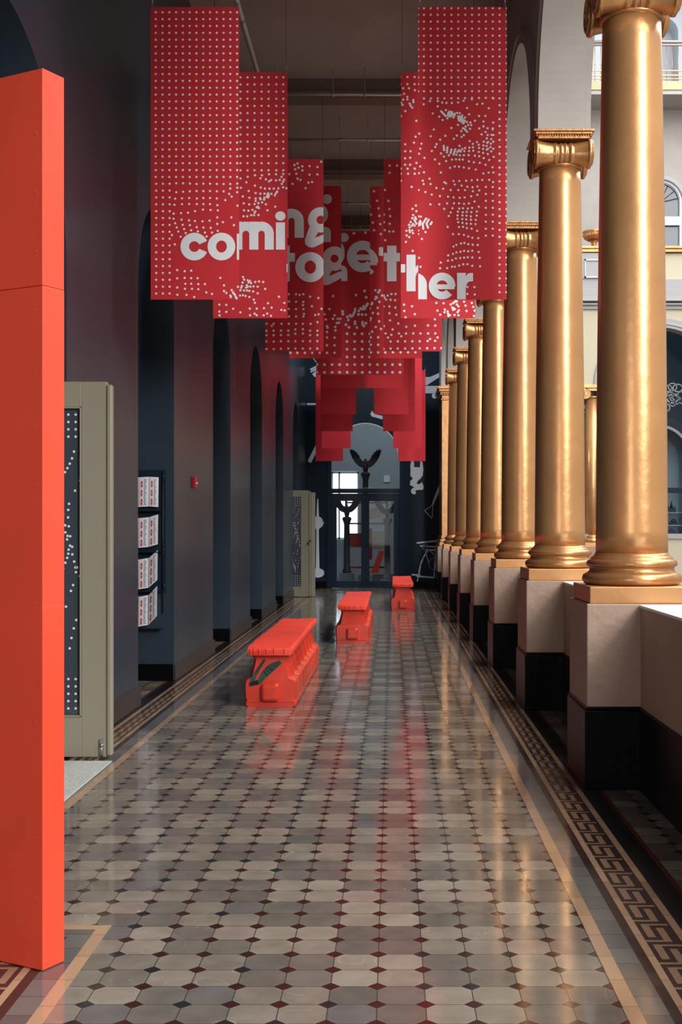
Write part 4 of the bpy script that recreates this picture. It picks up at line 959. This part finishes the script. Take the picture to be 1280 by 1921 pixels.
desc = {'L1': 'nearest left dotted red banner printed with the letters co', 'R1': 'nearest right dotted red banner printed with letters her and a dotted eye',
        'L2': 'second left dotted red banner printed with the letters mi', 'R2': 'second right red banner with the stem of letter h, behind the nearest right one',
        'L3': 'third left dotted red banner printed with letters ng over to', 'R3': 'third right dotted red banner printed with a white letter t',
        'L4': 'fourth left narrow-looking red banner printed with a white g', 'R4': 'fourth right red banner with the tail end of letter e',
        'L5': 'left half of central pair of dotted red banners under letter e', 'R5': 'right half of central pair of dotted red banners under letter e',
        'L6': 'plain red banner left of centre, hanging highest among the plain ones', 'R6': 'plain red banner right of centre, hanging highest among the plain ones',
        'L7': 'plain red banner on the left, second highest bottom edge of the plain ones', 'R7': 'plain red banner on the right, second highest bottom edge of the plain ones',
        'L8': 'plain red banner on the left, middle one in the descending plain steps', 'R8': 'plain red banner on the right, middle one in the descending plain steps',
        'L9': 'plain red banner on the left, second lowest of the plain steps', 'R9': 'plain red banner on the right, second lowest of the plain steps',
        'L10': 'lowest and farthest plain red banner on the left', 'R10': 'lowest and farthest plain red banner on the right'}
RAILZ = 6.27
for side in 'LR':
    for k in range(10):
        key = side + str(k + 1); D = Ds[k]; zb = zbs[k]; zt = zb + BH
        x0 = lefts[k] if side == 'L' else rights[k] - BW
        if k in (4, 5): x0 += (-.001 if side == 'L' else .001)
        x1 = x0 + BW; cx = (x0 + x1) / 2
        m = MB(); m.box(x0 - cx, x1 - cx, 0, .004, zb - zt, 0, 0)
        if key in dots:
            pts, rp = dots[key]; R = rp * D / F; seen = set()
            for (px, py) in pts:
                x, z = WX(px, D), WZ(py, D)
                kk = (round(px), round(py))
                if kk in seen: continue
                if x < x0 - R * .6 or x > x1 + R * .6 or z < zb - R * .6 or z > zt + R * .6: continue
                if any(min(q[0] for q in pl) - 1 < px < max(q[0] for q in pl) + 1 and min(q[1] for q in pl) - 1 < py < max(q[1] for q in pl) + 1 for pl in text[key]) and key != 'R1': continue
                seen.add(kk)
                poly = [(x + R * math.cos(2 * PI * q / 12), z + R * math.sin(2 * PI * q / 12)) for q in range(12)]
                for ax, val, less in ((0, x0, False), (0, x1, True), (1, zb, False), (1, zt, True)): poly = clip(poly, ax, val, less) if poly else poly
                if len(poly) > 2: m.add([(a - cx, -.0012 - .00001 * (len(seen) % 150), b - zt) for a, b in poly], [tuple(range(len(poly)))], 1)
        ban = m.build('hanging_banner', [M['red'] if k < 5 else M['redplain'], M['dot']], fix=False)
        ban.location = (cx, D, zt)
        tag(ban, desc[key], 'banner', 'dotted lettered banners' if k < 5 else 'plain red banners behind the lettered ones')
        if key in text:
            lt = MB()
            for ip, pl in enumerate(text[key]):
                poly = [(WX(a, D), WZ(b, D)) for a, b in pl]
                for ax, val, less in ((0, x0, False), (0, x1, True), (1, zb, False), (1, zt, True)): poly = clip(poly, ax, val, less) if poly else poly
                if len(poly) > 2: lt.add([(a - cx, -.0032 - .00003 * ip, b - zt) for a, b in poly], [tuple(range(len(poly)))], 0)
            if lt.v: tag(lt.build('lettering', M['dot'], ban, fix=False), 'white printed letters')
        for xx in (x0 + .012, x1 - .012):
            h = MB(); h.tube([(0, 0, 0), (0, 0, RAILZ - zt)], .0018, 6); o = h.build('hanging_wire', M['dark'], ban); o.location = (xx - cx, .002, 0)
            h = MB(); h.box(-.006, .006, -.006, .006, -.018, .03); h.tube([(0, 0, .03), (0, 0, .075)], .0035, 6); q = h.build('clip', M['steel'], o)
for k, D in enumerate(Ds):
    m = MB(); m.tube([(LX - .05, 0, 0), (colx(D) - .19, 0, 0)], .019, 12)
    for x in (-1.3, -.65, -.30, .4): m.lathe([(.026, -.012), (.026, .012)], 12, (x, 0, 0), axis='X'); m.tube([(x, 0, .0), (x, 0, .3)], .004, 6)
    names = ['nearest', 'second nearest', 'third nearest', 'fourth nearest', 'fifth nearest', 'sixth', 'seventh', 'eighth', 'ninth', 'farthest']
    o = tag(m.build('banner_rail', M['pipe']), '%s cross pipe under the taupe ceiling that carries banners' % names[k], 'pipe', 'ceiling pipes carrying the banners'); o.location = (0, D + .002, RAILZ + .015)
m = MB(); m.tube([(0, 0, 0), (0, 22, 0)], .028, 12)
for k in range(7): m.lathe([(.036, -.02), (.036, .02)], 12, (0, 1.5 + 3 * k, 0), axis='Y')
o = tag(m.build('ceiling_conduit', M['pipe']), 'long conduit running down the ceiling beside the nearest left banner', 'pipe'); o.location = (-1.39, 7.0, 6.22)

# ------------------------------------------------------------------ camera, light
cam = bpy.data.cameras.new('camera'); co = bpy.data.objects.new('camera', cam); C.objects.link(co)
co.location = (0, 0, H); co.rotation_euler = (PI / 2, 0, 0)
cam.sensor_fit = 'VERTICAL'; cam.sensor_height = 36; cam.sensor_width = 24; cam.lens = 36 * F / 1921
cam.shift_x = -(VX - 640) / 1921; cam.shift_y = (VY - 960.5) / 1921
cam.clip_start = .05; cam.clip_end = 200
bpy.context.scene.camera = co
wd = bpy.data.worlds.new('sky'); bpy.context.scene.world = wd; wd.use_nodes = True
bg = wd.node_tree.nodes['Background']; bg.inputs[0].default_value = (.86, .93, 1, 1); bg.inputs[1].default_value = 1.1
def area(name, loc, rot, sx, sy, power, col=(1, 1, 1)):
    l = bpy.data.lights.new(name, 'AREA'); l.shape = 'RECTANGLE'; l.size = sx; l.size_y = sy; l.energy = power; l.color = col
    o = bpy.data.objects.new(name, l); o.location = loc; o.rotation_euler = rot; C.objects.link(o); return o
area('skylight_lamp', (9, 12, 15), (0, math.radians(25), 0), 8, 34, 5200, (1, .98, .95))
def aim(o, t): o.rotation_euler = (Vector(t) - o.location).to_track_quat('-Z', 'Y').to_euler()
w1 = area('tall_window_lamp', (8.4, -4.6, 7.5), (0, 0, 0), 1.4, 6, 1700, (1, .98, .95)); aim(w1, (1.4, 7.5, 1.5))
w2 = area('added_front_fill', (-1.3, -3.2, 2.1), (0, 0, 0), 2.4, 3.0, 125, (.97, .98, 1)); aim(w2, (-1.0, 10, 1.6))  # added fill behind the camera, brightens the red panel and olive door fronts
w3 = area('added_end_fill', (-.4, 26.4, 6.1), (0, 0, 0), 1.2, .4, 62, (.86, .93, 1)); aim(w3, (-.3, 30.9, 1.3))  # added fill above the far hall, lifts the drawings on the end wall
area('gallery_lamp', (0, 34.2, 6.6), (0, 0, 0), 4, 4, 110, (1, 1, 1))
vs = bpy.context.scene.view_settings
vs.view_transform = 'Standard'; vs.look = 'None'; vs.exposure = .1; vs.gamma = 1; vs.use_curve_mapping = False
